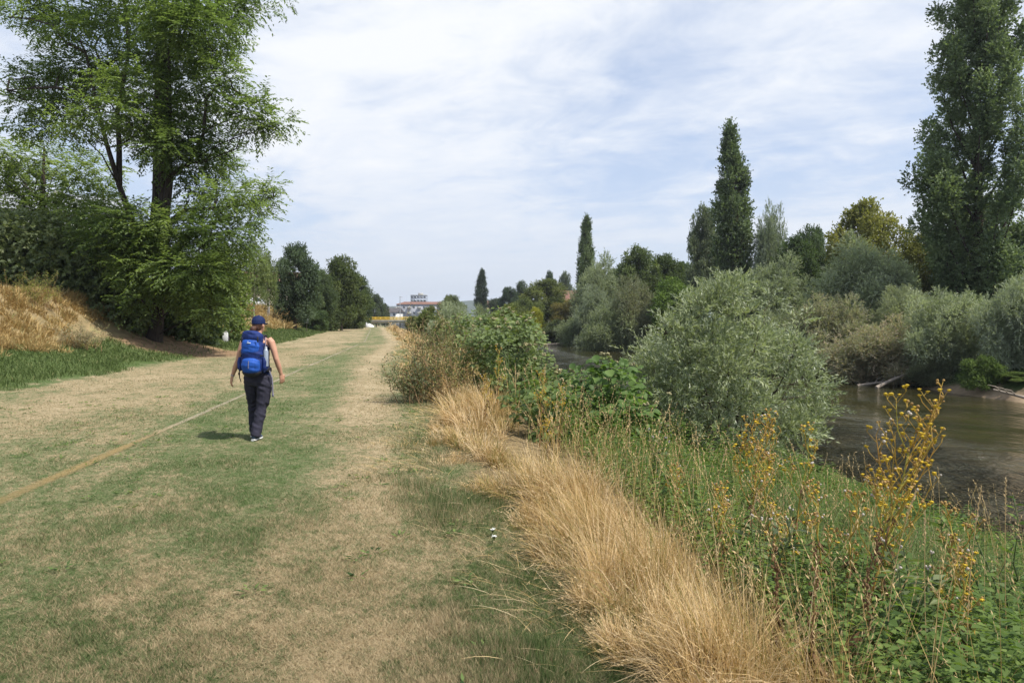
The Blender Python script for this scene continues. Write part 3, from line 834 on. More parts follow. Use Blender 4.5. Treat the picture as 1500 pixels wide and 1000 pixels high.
def plant(key, px, Y, top, hw, color, label, cat=None, group=None, rz=None, base=None, lean=0.):
    """a tree seen in column px at depth Y whose top reaches picture row top and whose crown is hw columns to each side"""
    new = key not in protos
    if new: protos[key] = proto(key)
    root, R = protos[key]
    x = (px - CX) / FPX * Y
    zb = float(terr(x, Y)) if base is None else base
    H = zpy(top, Y) - zb
    sz = H / 10; sx = hw / FPX * Y / R
    rz = random.random() * 6.28 if rz is None else rz
    cat = cat or ('bush' if 'bush' in key else 'tree'); color = tuple(min(.45, c * K_) for c in color)
    if new:
        root.location = (x, Y, zb); root.rotation_euler = (0, 0, rz); root.scale = (sx, sx, sz)
        tag(root, label, cat, group)
        for ch in root.children:
            if ch.name.startswith(('crown', 'foliage')): ch.color = (*color, 1)
        o = root
    else:
        o = copy_tree(root, (x, Y, zb), rz, (sx, sx, sz), label, cat, group, color=color)
    if lean: o.rotation_euler[1] = lean
    return o

K_ = 1.36
SILV, OLIVE, DGREEN, MGREEN, BRIGHT, YGREEN, BROWN, GREY, POP = (.27, .30, .20), (.19, .21, .105), (.065, .095, .05), (.095, .13, .05), (.105, .16, .045), (.165, .17, .05), (.255, .215, .145), (.235, .265, .19), (.09, .122, .066)

# --- far bank of the river, right to left
plant('willow_tree1', 1270, 50, 333, 72, SILV, 'tall silvery willow standing in front of the yellow-tinged tree, left of the tallest poplar')
plant('open_tree1', 1268, 66, 297, 58, YGREEN, 'yellow-tinged broad tree with large leaves whose open crown rises behind the tall silvery willow')
plant('broadleaf_tree1', 1188, 74, 336, 34, DGREEN, 'small dark green round tree left of the yellow-tinged tree across the river')
plant('willow_bush1', 1292, 39.5, 462, 74, BROWN, 'brownish overhanging bush at the water edge, in front of the tall silvery willow')
plant('willow_bush2', 1212, 44, 428, 66, (.21, .195, .125), 'brown-grey bush behind the right edge of the near willow, across the river')
plant('willow_bush3', 1392, 36.5, 412, 62, SILV, 'silver-grey willow bush at the far water edge below the tallest poplar')
plant('willow_bush1', 1500, 33, 385, 58, GREY, 'silver-grey willow bush cut by the right edge of the photo, above the sandy shore')
plant('broadleaf_tree2', 1352, 60, 345, 44, (.12, .125, .03), 'yellow-green tree beside the left foot of the tallest poplar')
plant('broadleaf_tree1', 1415, 57, 330, 46, MGREEN, 'mid green tree directly behind the trunk of the tallest poplar')
plant('broadleaf_tree3', 1492, 54, 335, 52, (.08, .11, .035), 'green tree behind the poplar at the right edge of the photo')
plant('willow_bush2', 1330, 43, 415, 46, (.19, .21, .12), 'olive-grey bush filling the gap between the tall silvery willow and the silver-grey willow bushes')
plant('leafy_bush1', 1440, 32.4, 522, 30, (.085, .13, .04), 'low bright green bush on the sandy far shore')
plant('leafy_bush2', 1492, 31.2, 545, 22, (.09, .13, .04), 'low green bush hanging over the sandy far shore at the right edge of the photo')
plant('willow_bush2', 1365, 36, 520, 30, (.11, .12, .07), 'low grey-brown bush overhanging the far water edge left of the low bright green bush')
plant('poplar_tree1', 1078, 80, 179, 29, POP, 'tall slender poplar with its tip leaning left, behind the near willow', lean=-.03)
plant('broadleaf_tree2', 1032, 86, 306, 30, (.125, .15, .10), 'grey-green tree close to the left side of the leaning poplar')
plant('willow_tree2', 1126, 78, 290, 30, (.15, .18, .13), 'thin feathery grey tree close to the right side of the leaning poplar')
plant('willow_tree1', 1132, 67, 368, 54, (.17, .20, .125), 'grey-green willow right of the leaning poplar, above the near willow')
plant('broadleaf_tree3', 1166, 72, 352, 40, (.05, .08, .032), 'dark green tree between the feathery grey tree and the small dark round tree')
plant('willow_bush3', 1165, 47, 440, 56, (.18, .20, .12), 'grey-olive bush peeping over the right shoulder of the near willow')
plant('leafy_bush2', 1235, 48, 470, 40, (.06, .085, .035), 'dark bush at the far water edge touching the right side of the near willow')
plant('broadleaf_tree1', 972, 100, 376, 40, (.055, .08, .028), 'dark green tree left of the leaning poplar, reaching the sky')
plant('leafy_bush1', 985, 76, 410, 46, (.085, .135, .035), 'bright green bush just left of the near willow top')
plant('broadleaf_tree2', 936, 92, 364, 40, (.09, .12, .05), 'light green tree right of the poplar that rises from grey willows')
plant('willow_tree2', 930, 79, 398, 36, (.15, .15, .085), 'olive-brown willow left of the bright green bush by the near willow')
plant('willow_tree1', 876, 104, 366, 36, (.19, .22, .135), 'grey-green willow standing against the right side of the middle poplar')
plant('willow_tree2', 874, 90, 413, 32, (.19, .22, .16), 'pale silver willow in front of the middle poplar foot')
plant('willow_bush3', 905, 80, 436, 50, (.17, .20, .11), 'grey-green willow bush hanging over the far shore left of the near willow')
plant('willow_bush1', 858, 94, 452, 44, (.11, .135, .075), 'dark grey-green bush at the far water edge below the pale silver willow')
plant('leafy_bush2', 828, 106, 470, 40, (.075, .095, .045), 'dark low bush at the far water edge beside the bleached log')
plant('poplar_tree2', 858, 122, 315, 14, POP, 'middle poplar, dark and slim, rising behind grey willows')
plant('leafy_bush2', 784, 125, 452, 19, (.22, .23, .03), 'small yellow-green bush at the far bank left of the dark low bush')
plant('leafy_bush1', 770, 134, 438, 30, (.09, .115, .04), 'olive green bush left of the small yellow-green bush')
plant('broadleaf_tree3', 800, 152, 411, 40, (.085, .105, .035), 'round green tree in front of the red roofed house')
plant('leafy_bush1', 835, 132, 440, 30, (.13, .12, .04), 'yellowish bush below the red roofed house')
plant('broadleaf_tree1', 745, 190, 422, 17, (.05, .075, .045), 'small dark tree left of the round green tree, second from the far poplar')
plant('broadleaf_tree2', 764, 195, 413, 14, (.075, .10, .06), 'small light tree just left of the round green tree')
plant('broadleaf_tree3', 806, 215, 400, 12, (.05, .075, .045), 'small dark tree showing over the top of the round green tree')
plant('broadleaf_tree1', 828, 215, 400, 12, (.10, .125, .085), 'small pale tree above the red roof')
plant('broadleaf_tree2', 726, 230, 438, 18, (.06, .08, .05), 'low dark tree just right of the far poplar')
plant('poplar_tree1', 704, 250, 393, 9.5, (.04, .06, .035), 'far poplar standing alone against the sky near the middle of the photo')
plant('broadleaf_tree3', 662, 215, 434, 24, (.085, .11, .04), 'round green tree left of the far poplar, in front of the red roofed flats')
for k, (px, Y, top, hw, col, lab) in enumerate([
        (1000, 128, 388, 40, DGREEN, 'dark tree in the back row behind the bright green bush'),
        (905, 140, 395, 36, MGREEN, 'green tree in the back row right of the middle poplar'),
        (1080, 110, 390, 46, MGREEN, 'green tree in the back row behind the leaning poplar foot'),
        (1225, 92, 370, 40, DGREEN, 'dark tree in the back row left of the tall silvery willow'),
        (1320, 84, 372, 36, (.08, .10, .035), 'green tree in the back row between the tall silvery willow and the tallest poplar')]):
    plant('broadleaf_tree%d' % (k % 3 + 1), px, Y, top, hw, col, lab)

# --- left side: trees beyond the big locust tree
plant('broadleaf_tree3', 432, 74, 362, 40, (.060, .088, .050), 'dark blue-green round tree on the left embankment, second from the hiker')
plant('broadleaf_tree2', 500, 95, 378, 36, (.075, .10, .035), 'yellow-green tree right of the dark round tree on the embankment')
plant('broadleaf_tree1', 520, 116, 404, 26, (.062, .09, .033), 'mid green tree in the embankment row, third after the dark round tree')
plant('broadleaf_tree3', 535, 140, 430, 11, (.05, .078, .034), 'last tree of the embankment row, nearest the yellow bridge')
plant('broadleaf_tree1', 468, 86, 398, 25, (.07, .10, .045), 'lower green tree filling the gap between the dark round tree and the yellow-green tree')
plant('leafy_bush2', 468, 92, 425, 36, (.06, .085, .035), 'bush under the yellow-green tree on the embankment')
plant('leafy_bush1', 512, 112, 440, 28, (.065, .088, .035), 'bush at the foot of the mid green tree on the embankment')
plant('broadleaf_tree1', 551, 232, 432, 13, (.06, .085, .04), 'tree standing behind the left end of the yellow bridge')
plant('broadleaf_tree2', 564, 250, 445, 9, (.07, .09, .045), 'lower tree behind the yellow bridge, between the bridge end tree and the white house')
plant('leafy_bush2', 520, 128, 452, 12, (.04, .062, .03), 'dark bush at the path side near the yellow bridge')
plant('leafy_bush1', 458, 82, 452, 22, (.06, .095, .04), 'low green bush at the foot of the dark round tree, behind the grey sign')
plant('birch_tree1', 372, 58, 352, 24, (.11, .145, .055), 'pale green birch just behind the big locust tree, left one of two')
plant('birch_tree1', 392, 66, 372, 16, (.10, .135, .05), 'pale green birch touching the dark round tree, right one of two')

# --- near bank, going away from the camera
plant('leafy_bush2', 650, 26, 470, 30, (.105, .125, .055), 'olive green weedy bush in the middle of the near bank')
plant('willow_bush2', 668, 34, 440, 40, (.23, .26, .19), 'silver-grey willow bush on the near bank below the far poplar')
plant('leafy_bush1', 632, 48, 450, 26, (.10, .13, .05), 'green bush on the near bank in front of the red roofed flats')
plant('leafy_bush2', 606, 76, 464, 15, (.10, .115, .05), 'green bush at the path edge nearest the yellow bridge')
plant('leafy_bush1', 745, 30, 450, 40, (.115, .14, .045), 'yellow-green bush on the near bank left of the visible far water')
plant('willow_bush1', 715, 42, 448, 34, (.125, .155, .085), 'grey-green bush on the near bank right of the silver-grey willow bush')
# ------------------------------------------------------------------ the big locust tree on the left
def from_photo(lst, Y0, ox, oz, dep, twig=1.0, thick=1.1, seed=0, front=False):
    """outline clumps given as photo columns/rows (centre, half sizes) on a tree at depth Y0, spread through its depth"""
    g = np.random.default_rng(seed); out = []
    s = Y0 / FPX
    for px, py, rx, ry in lst:
        X = (px - CX) * s - ox; Z = zpy(py, Y0) - oz
        off = dep * math.sqrt(max(.06, 1 - (X / 7.2) ** 2)) * (2 * g.random() - 1)
        if front and py > 312: off = -abs(off) - .4
        if front and px > 342 and py < 200: off = -2.4
        if front and px > 360 and 250 < py < 310: off = 1.4
        f = 1 + off / Y0
        out.append((X * f + (f - 1) * ox, off, CAM_Z - oz + (Z + oz - CAM_Z) * f, rx * s * 1.05, (rx + ry) * .5 * s * thick, ry * s * 1.05, rx * ry * .21 * twig + 12))
    return out

LOC = [(40,15,45,20),(100,12,50,18),(150,22,35,18),(215,12,40,18),(260,8,45,22),(310,6,40,18),(338,18,22,14),(300,42,42,20),(255,45,35,24),(200,38,25,16),
 (75,45,30,12),(112,42,35,13),(95,92,30,18),(132,104,42,20),(50,112,30,15),(172,94,38,18),(212,78,40,20),(256,84,42,24),(302,78,38,18),(332,108,18,16),(322,72,22,10),
 (290,124,42,20),(240,130,35,18),(190,124,35,18),(150,130,40,15),(75,130,42,20),(40,150,24,20),(100,155,38,15),(28,184,14,13),(120,184,34,13),(80,190,24,10),(170,165,42,18),(225,165,42,18),
 (275,165,38,16),(306,150,26,12),(260,195,42,22),(210,190,38,18),(300,210,38,22),(240,215,38,20),(320,243,24,18),(280,240,38,18),(326,232,14,10),
 (366,165,22,20),(390,180,10,18),(375,140,17,5),(414,178,11,5),(370,194,9,7),(352,150,12,8),
 (330,285,36,13),(370,285,28,16),(396,269,16,7),(310,300,38,16),(360,320,24,13),(330,340,38,16),(300,330,38,18),(385,303,11,12),(345,360,28,12),
 (200,320,46,18),(250,330,46,22),(160,345,42,18),(210,360,46,20),(270,365,42,20),(240,390,46,22),(182,385,32,15),(290,395,38,22),(300,428,32,20),(270,420,36,20),(220,412,28,16),(205,438,22,12),(185,404,14,9),(320,400,26,20),(312,452,24,16),(150,310,36,15),(285,275,25,10)]
LX, LY = (225 - CX) / FPX * 32, 32.0; LZ = float(terr(LX, LY))
def lp(px, py, dy=0.):
    return ((px - CX) * .032 - LX, dy, zpy(py, LY) - LZ)
root = thing('locust_tree', 'tallest tree on the left, feathery-leaved with several dark trunks, cut by the photo top', 'tree', (LX, LY, LZ))
cl = [c[:5] + (c[5] * .72, c[6]) for c in from_photo(LOC, LY, LX, LZ, 3.6, 1.0, 1.25, 5, True)]
# upper part beyond the frame
for i in range(26):
    a = i * 2.4; z = 16.4 + 5.2 * (i / 26); r = 5.2 * math.sqrt(max(.05, 1 - ((z - 15.5) / 6.6) ** 2)) * (.5 + .5 * random.random())
    cl.append((math.cos(a) * r + .2, math.sin(a) * r, z, 1.3, 1.2, .55, 90))
LLEAF = leafmat('locust_leaf', .50, None, .5, .25)
LBARK = barkmat('locust_bark', (.055, .043, .035))
stems = [([lp(232, 400), lp(222, 330, .2), lp(222, 285, .4), lp(216, 130, .9), lp(213, 20, 1.2), lp(212, -80, 1.5)], .24, .07),
         ([lp(232, 410), lp(205, 340, -.4), lp(187, 275, -.7), lp(172, 215, -.9), lp(163, 170, -1.0), lp(150, 90, -1.3)], .17, .045),
         ([lp(187, 275, -.7), lp(180, 215, -.3), lp(172, 165, 0), lp(184, 70, .3), lp(174, 0, .5), lp(170, -70, .6)], .14, .04),
         ([lp(240, 340), lp(256, 270, -.5), lp(262, 200, -.9), lp(268, 100, -1.3), lp(280, 0, -1.6)], .20, .05),
         ([lp(257, 262, -.5), lp(278, 254, -1.0), lp(297, 250, -1.4), lp(325, 212, -1.9), lp(333, 168, -2.2), lp(352, 150, -2.4), lp(375, 158, -2.4), lp(404, 174, -2.4)], .12, .02),
         ([lp(243, 330), lp(262, 306, .5), lp(300, 300, 1.0), lp(350, 292, 1.3), lp(385, 280, 1.5)], .14, .03),
         ([lp(238, 400), lp(285, 356, -.8), lp(315, 338, -1.2), lp(345, 330, -1.6)], .13, .03),
         ([lp(165, 176, -1), lp(140, 147, -1.2), lp(110, 143, -1.4), lp(84, 146, -1.6), lp(50, 150, -1.7)], .09, .03),
         ([lp(150, 92, -1.3), lp(118, 76, -1.0), lp(97, 50, -.9), lp(60, 36, -.6), lp(21, 30, -.3)], .085, .025),
         ([lp(184, 75, .3), lp(135, 88, .8), lp(115, 55, 1.2), lp(80, 40, 1.4)], .08, .025)]
TL = [lp(225, 512), lp(226, 497), lp(231, 470), lp(237, 420), lp(240, 340), lp(239, 270), lp(240, 180), lp(240, 80), lp(244, 0), lp(246, -110), lp(247, -170)]
tree_parts(root, cl, TL, (.52, .38, .28, .26, .25, .21, .18, .15, .12, .08, .03), .185, .068, LLEAF, (.142, .202, .080), bark=LBARK, lpt=14, tlen=.70, pinnate=True, bias=(0, 0, -.10),
           up=.9, spread=.62, shell=.15, limb_r=.16, stems=stems, limb_drop=.1)

# second, smaller locust behind it to the left
L2 = [(40,232,46,18),(92,243,42,18),(140,250,38,18),(60,275,40,18),(18,258,34,18),(110,285,40,18),(152,298,32,16),(40,308,42,16),(100,318,42,18),(75,300,30,15),(-40,250,45,25),(-90,270,45,25),(-40,300,40,20),(-70,220,40,20),(170,330,30,20),(5,222,25,10)]
Y2 = 41.0; X2 = (60 - CX) / FPX * Y2; Z2 = float(terr(X2, Y2))
root = thing('locust_tree', 'smaller feathery locust tree behind the left side of the tallest left tree', 'tree', (X2, Y2, Z2))
cl = from_photo(L2, Y2, X2, Z2, 3.0, .8, 1.3, 8)
tree_parts(root, cl, [(0, 0, -.4), (.1, 0, 2), (0, .1, 5), (.2, 0, 9)], (.3, .25, .18, .05), .24, .10, LLEAF, (.138, .19, .076), bark=LBARK, lpt=12, tlen=.7, pinnate=True, bias=(0, 0, -.1), up=.9, spread=.6, shell=.15, limb_r=.35)

# dark shrubs of the embankment hedge
DLEAF = leafmat('dark_leaf', .28, None, .5, .22)
def shrub(name, label, px, Y, pts, color, L=.20, W=.14, leafm=None, cat='bush', bias=(0, 0, .05), tw=1., stem_r=.1, up=.8, tlen=.3, thick=1.5, dep=1.3, lpt=7, spread=.7):
    X = (px - CX) / FPX * Y; Z = float(terr(X, Y))
    root = thing(name, label, cat, (X, Y, Z))
    cl = from_photo(pts, Y, X, Z, dep, tw * 1.1, thick, len(label)); cl += from_photo(pts, Y + 1.2, X, Z, dep * .5, tw * .8, thick, len(label) + 1)
    tree_parts(root, cl, [(0, 0, -.3), (.02, 0, .4), (0, .03, 1.0)], (stem_r, stem_r * .8, stem_r * .4), L, W, leafm or DLEAF, color, lpt=lpt, tlen=tlen, bias=bias, up=up,
               limb_r=.6, spread=spread, crown='foliage', trunkname='stem', shell=.35)
    return root
shrub('leafy_shrub', 'big dark glossy shrub at the left edge of the photo, on top of the embankment', 40, 33, [(-60,370,50,45),(-20,345,40,30),(20,352,38,32),(60,345,36,28),(100,360,34,28),(0,400,45,30),(50,400,42,32),(95,405,36,30),(-50,420,40,25),(30,440,36,14),(80,432,32,20),(125,395,28,34)], (.16, .20, .09), tw=.9)
shrub('leafy_shrub', 'dark shrub in deep shade left of the big locust trunk, hanging down the embankment', 165, 32.5, [(130,385,32,30),(165,365,32,28),(200,375,32,28),(140,425,30,28),(175,410,34,30),(205,430,28,30),(160,455,28,22),(195,468,26,22),(215,485,18,14),(120,440,24,20)], (.135, .175, .08), tw=.9)
shrub('leafy_shrub', 'dark shrub growing right of the big locust trunk', 278, 35, [(250,440,30,26),(285,425,32,28),(265,475,30,24),(300,465,30,28),(245,488,20,14),(290,490,24,12),(310,440,24,26)], (.125, .18, .08), tw=.9)
shrub('climber_shrub', 'yellow-green climber-covered shrub at the right end of the embankment hedge', 334, 40, [(310,395,26,22),(335,385,20,22),(345,420,18,24),(325,430,24,26),(350,455,14,18),(330,470,20,18),(348,478,13,12),(320,410,24,20),(352,437,10,14)], (.145, .20, .062), .17, .125, LEAF, tw=1.1)

# ------------------------------------------------------------------ the biggest poplar on the right
PY = 45.0; PX = (1432 - CX) / FPX * PY; PZ = float(terr(PX, PY))
root = thing('poplar_tree', 'tallest and nearest poplar across the river, cut by the top right corner of the photo', 'tree', (PX, PY, PZ))
g = np.random.default_rng(3); cl = []; stems = []
def pz(py): return zpy(py, PY) - PZ
prof = [(440, 30), (400, 46), (350, 64), (300, 72), (260, 78), (230, 70), (190, 60), (130, 50), (70, 44), (0, 38), (-60, 30), (-120, 18), (-150, 6)]
rows = np.array([p[0] for p in prof][::-1], float); wid = np.array([p[1] for p in prof][::-1], float) * .045
for i in range(40):
    t = ((i + .5) / 40); py = 430 - 520 * t ** 1.0
    R = float(np.interp(py, rows, wid)); a = i * 2.39996 + g.normal() * .3
    # a steep branch from the trunk: its foliage rides along it in plumes
    z1 = pz(py); tip = np.array([math.cos(a) * R, math.sin(a) * R, z1 + .9])
    z0 = max(1.0, z1 - 2.4 - R * 1.1); st = np.array([0.1 * math.cos(a), .1 * math.sin(a), z0])
    mid = st + (tip - st) * np.array([.6, .6, .48])
    stems.append(([st, (st + mid) / 2 + runit(1)[0] * .08, mid, (mid + tip) / 2 + np.array([0, 0, .1]), tip], .10 * (1 - .6 * t) + .02, .012))
    for q, f in enumerate((.3, .52, .72, .9, 1.02)):
        c = st + (tip - st) * f if f < .6 else mid + (tip - mid) * (f - .55) / .45
        s = (.40 + .28 * g.random()) * (1.05 - .35 * t) * (.85 if f > .95 else 1)
        if f < .4 and g.random() < .4: continue
        cl.append((*(c + g.normal(size=3) * .22), s, s, s * 1.7, 120 * (s / .5) ** 2))
for k in range(22):                                               # plumes close to the trunk
    py = 400 - 530 * k / 22; a = k * 2.1
    cl.append((.5 * math.cos(a), .5 * math.sin(a), pz(py), .42, .42, .9, 90))
for a, py in ((2.9, 262), (3.3, 255), (3.6, 280), (2.6, 330), (3.1, 200), (3.0, 85), (3.5, 300)):   # ragged left side
    R = float(np.interp(py, rows, wid)) * 1.12
    cl.append((math.cos(a) * R, math.sin(a) * R, pz(py) + .2, .45, .45, .75, 60)); cl.append((math.cos(a) * R * .8, math.sin(a) * R * .8, pz(py) - .3, .5, .5, .8, 70))
tree_parts(root, cl, [(0, 0, -.5), (.05, 0, 3), (.1, .05, 7), (0, 0, 12), (.05, 0, 18), (0, 0, 26)], (.46, .36, .30, .24, .17, .04), .135, .105, LEAF, (.145, .195, .108),
           bark=LBARK, lpt=8, tlen=.42, bias=(-.05, 0, .95), up=.3, spread=.6, shell=.2, stems=stems, limbs=False, dens=1.25)

# ------------------------------------------------------------------ willow bush on the near bank
WY = 13.2; WX = (1078 - CX) / FPX * WY; WZ = float(terr(WX, WY))
root = thing('willow_bush', 'large silvery green willow bush on the near bank, in the middle right of the photo', 'bush', (WX - .17, WY, WZ), 0, None, (.90, .92, .91))
WB = [(1078,402,26,22),(1062,420,24,20),(1036,428,26,20),(1102,436,26,18),(990,462,26,20),(1012,478,24,18),(1060,475,44,26),(1120,480,44,26),(1172,496,30,22),(955,520,24,18),(1015,510,40,26),(1075,520,48,28),(1140,525,46,28),(1195,540,34,26),
      (955,545,22,24),(995,560,38,28),(1050,570,46,30),(1115,575,48,30),(1175,580,42,28),(1215,585,26,20),(965,590,26,26),(1005,610,38,26),(1060,620,44,28),(1120,620,44,28),(1175,615,34,20),(1205,620,24,18),(985,640,26,18),(1030,655,30,20),(1085,655,36,18),(1135,645,26,16),
      (1050,405,14,12),(1092,402,14,10),(948,520,10,14),(1236,555,8,10),(1225,605,18,12),(1245,585,8,6),(1180,470,16,12)]
cl = []
g = np.random.default_rng(12)
for px, py in ((1243, 560), (1236, 590), (1228, 640), (1225, 520), (1200, 495), (1175, 452), (1090, 395), (1052, 396), (1030, 412), (985, 448), (950, 500), (940, 560), (1120, 415), (1205, 655), (1150, 668)):
    s = WY / FPX; cl.append(((px - CX) * s - WX, g.normal() * .5, zpy(py, WY) - WZ, .10, .10, .14, 16))
for (px, py, rx, ry) in WB:
    s = WY / FPX; X = (px - CX) * s - WX; Z = zpy(py, WY) - WZ
    e = math.sqrt(max(.05, 1 - (X / 2.25) ** 2 - ((Z - 1.7) / 2.4) ** 2))
    for off in ((-1.35 * e, .2 * e) if e > .4 else (0,)):
        if g.random() < .22: continue
        f = 1 + (off + g.normal() * .15) / WY
        k_ = .50 + .42 * g.random()
        cl.append((X * f + (f - 1) * WX, off, CAM_Z - WZ + (Z + WZ - CAM_Z) * f - .06, rx * s * k_, rx * s * k_, ry * s * k_, (rx * ry * .135 * k_ + 10)))
for q in range(10):
    a = q * .63; cl.append((math.cos(a) * 1.5, 1.1 + .8 * math.sin(a), .8 + 1.6 * g.random(), .6, .6, .5, 90))
stems = []
for q in range(16):
    a = q * .4 + .1; e = np.array([math.cos(a) * 1.5, math.sin(a) * 1.1, 2.0 + 1.0 * g.random()])
    stems.append(([np.array([math.cos(a) * .12, math.sin(a) * .12, -.2]), e * .35 + np.array([0, 0, .2]), e * .7 + g.normal(size=3) * .06, e], .035, .008))
HW = leafmat('silver_willow_leaf', .28, (.38, .42, .31), .45, .4)
tree_parts(root, cl, [(0, 0, -.4), (.05, 0, .6), (.02, .1, 1.6)], (.07, .05, .03), .095, .021, HW, (.265, .31, .17), lpt=13, tlen=.30, bias=(.1, 0, .55), up=.3, spread=.55,
           shell=.3, stems=stems, limb_r=.35, crown='foliage', trunkname='stem', shoots=(5, .42))

# ------------------------------------------------------------------ broad-leaved herbs, brambles and flowering stalks of the near bank
def big_leaves(P, D, N, S):
    """rounded, lobed leaf: a 9-sided fan with a dished centre"""
    n = len(P); D = nrm(D); Sx = nrm(np.cross(D, N)); U = np.cross(Sx, D); S = S[:, None]
    prof = [(0, 0, 0), (.18, .36, .10), (.50, .50, .12), (.80, .34, .05), (1.0, 0, -.12), (.80, -.34, .05), (.50, -.50, .12), (.18, -.36, .10)]
    V = np.stack([P + D * S * a + Sx * S * b + U * S * c for a, b, c in prof], 1)
    cen = (P + D * S * .45 - U * S * .02)[:, None, :]
    V = np.concatenate([cen, V], 1)
    F = np.array([[0, i, i % 8 + 1] for i in range(1, 9)])
    return V.reshape(-1, 3), (np.arange(n)[:, None, None] * 9 + F[None]).reshape(-1, 3)

def broad_clump(name, label, px, Y, pts, color, size, cat, seeds=None, dens=1., dep=.9, up=1.3, small=None):
    X = (px - CX) / FPX * Y; Z = float(terr(X, Y)); s = Y / FPX
    root = thing(name, label, cat, (X, Y, Z)); g = np.random.default_rng(len(label))
    Vs, Fs, Ts, n0 = [], [], [], 0; tb = MB(); sds = []
    for cpx, cpy, rx, ry in pts:
        off = dep * (2 * g.random() - 1); f = 1 + off / Y
        c = np.array([((cpx - CX) * s) * f - X, off, CAM_Z + (zpy(cpy, Y) - CAM_Z) * f - Z]); r = np.array([rx * s * 1.1, rx * s, ry * s * 1.1])
        n = int(dens * (rx * ry * s * s) / (size * size) * 9 + 6)
        d = runit(n); d[:, 2] = np.abs(d[:, 2]) * 1.1 - .25; d = nrm(d)
        P = c + d * r * (.45 + .6 * rng.random(n))[:, None]
        D = nrm(d * np.array([1, 1, .3]) + runit(n) * .6 + np.array([0, 0, -.25])); N = nrm(runit(n) * .5 + np.array([0, 0, up]) + d * .5 + np.array([0, -.35, 0]))
        V, F = big_leaves(P, D, N, size * (.5 + .8 * rng.random(n)))
        Vs.append(V); Fs.append(F + n0); n0 += len(V)
        Ts.append(np.repeat(np.clip(.5 + .2 * (g.random() - .5) + .4 * (rng.random(n) - .5), 0, 1), 9))
        p, rr = limb((g.normal() * .15, g.normal() * .15, -.1), c + np.array([0, 0, r[2] * .6]), .016, .006, 5, .02, .04); tb.tube(p, rr, 5)
        for q in range(4):
            e = c + nrm(runit(1) + np.array([0, 0, .5]))[0] * r; p2, r2 = limb(p[2], e, .007, .003, 4, .02, .06); tb.tube(p2, r2, 4)
        if seeds and g.random() < seeds[1]:
            for q in range(seeds[2]):
                e = c + np.array([g.normal() * r[0] * .7, g.normal() * r[1] * .7, r[2] * (.7 + .5 * g.random())])
                p2, r2 = limb(c, e, .006, .004, 4, .05, .04); tb.tube(p2, r2, 4)
                sd = MB()
                for k in range(9):
                    sd.ellipsoid(e + np.clip(g.normal(size=3), -1.2, 1.2) * np.array([.019, .019, .012]) * seeds[3], np.array([.016, .016, .013]) * seeds[3] * (.7 + .6 * g.random()), 0, 6, 4, g.random())
                sds.append(sd)
    tb.build('stem', STEMG, root, smooth=True)
    o = build('foliage', np.concatenate(Vs), [np.concatenate(Fs)], LEAF, root, np.concatenate(Ts)); o.color = (*color, 1)
    for sd in sds[:95]: sd.build('seed_head', seeds[0], root, smooth=True)
    return root
STEMG = simple('green_stem', (.10, .13, .05), .7, .3)
SEEDM = simple('seed_beige', (.30, .27, .15), .9, .1, .35, 30)
broad_clump('burdock', 'dark green big-leaved burdock clump left of the near silvery willow bush', 878, 11.0,
            [(850,560,30,24),(890,550,32,26),(925,570,26,28),(845,600,28,26),(885,600,34,28),(925,615,28,28),(860,635,28,20),(900,645,30,20),(940,650,20,18),(865,575,30,24),(905,585,30,24),(940,610,22,24),(870,625,30,24),(915,640,26,22),(880,540,18,12),(915,545,18,12),(835,580,18,20)], (.10, .175, .048), .125, 'weed', (SEEDM, .45, 3, 1.1), 1.2)
broad_clump('burdock', 'tall green weed clump with beige seed heads standing against the far water', 888, 15.5, [(888,532,9,12),(872,556,18,12),(905,558,18,12),(890,572,22,14),(860,570,16,12)], (.15, .20, .07), .085, 'weed', (SEEDM, .95, 5, 1.3), 1.2)
broad_clump('bramble', 'pale green bramble-like thicket with beige seed heads, right of the dry stalky bush', 760, 13.5,
            [(720,500,28,20),(760,490,30,20),(788,522,20,16),(700,530,26,22),(740,530,32,24),(785,540,30,24),(815,560,20,16),(720,560,28,22),(765,570,30,22),(805,580,26,20),(745,595,26,18),(690,505,20,16),(735,478,18,10),(832,552,10,10)], (.16, .215, .085), .08, 'bramble', (SEEDM, .7, 4, 1.2), 1.35)
broad_clump('bramble', 'green thicket farther along the near bank, below the yellow-green bush', 715, 20, [(690,475,26,18),(730,470,28,18),(765,478,24,16),(700,500,28,18),(745,500,28,20),(780,500,22,14),(665,490,20,18)], (.14, .195, .075), .11, 'bramble', (SEEDM, .6, 4, 1.5), 1.2)
broad_clump('bramble', 'leafy green thicket low in front of the beige-headed one, behind the dry grass', 815, 10.2, [(785,575,26,20),(815,585,24,20),(790,605,26,20),(822,622,26,20),(755,590,22,20),(762,615,20,16),(845,650,24,18),(800,640,22,16),(850,610,24,22)], (.12, .18, .06), .09, 'bramble', None, 1.2)

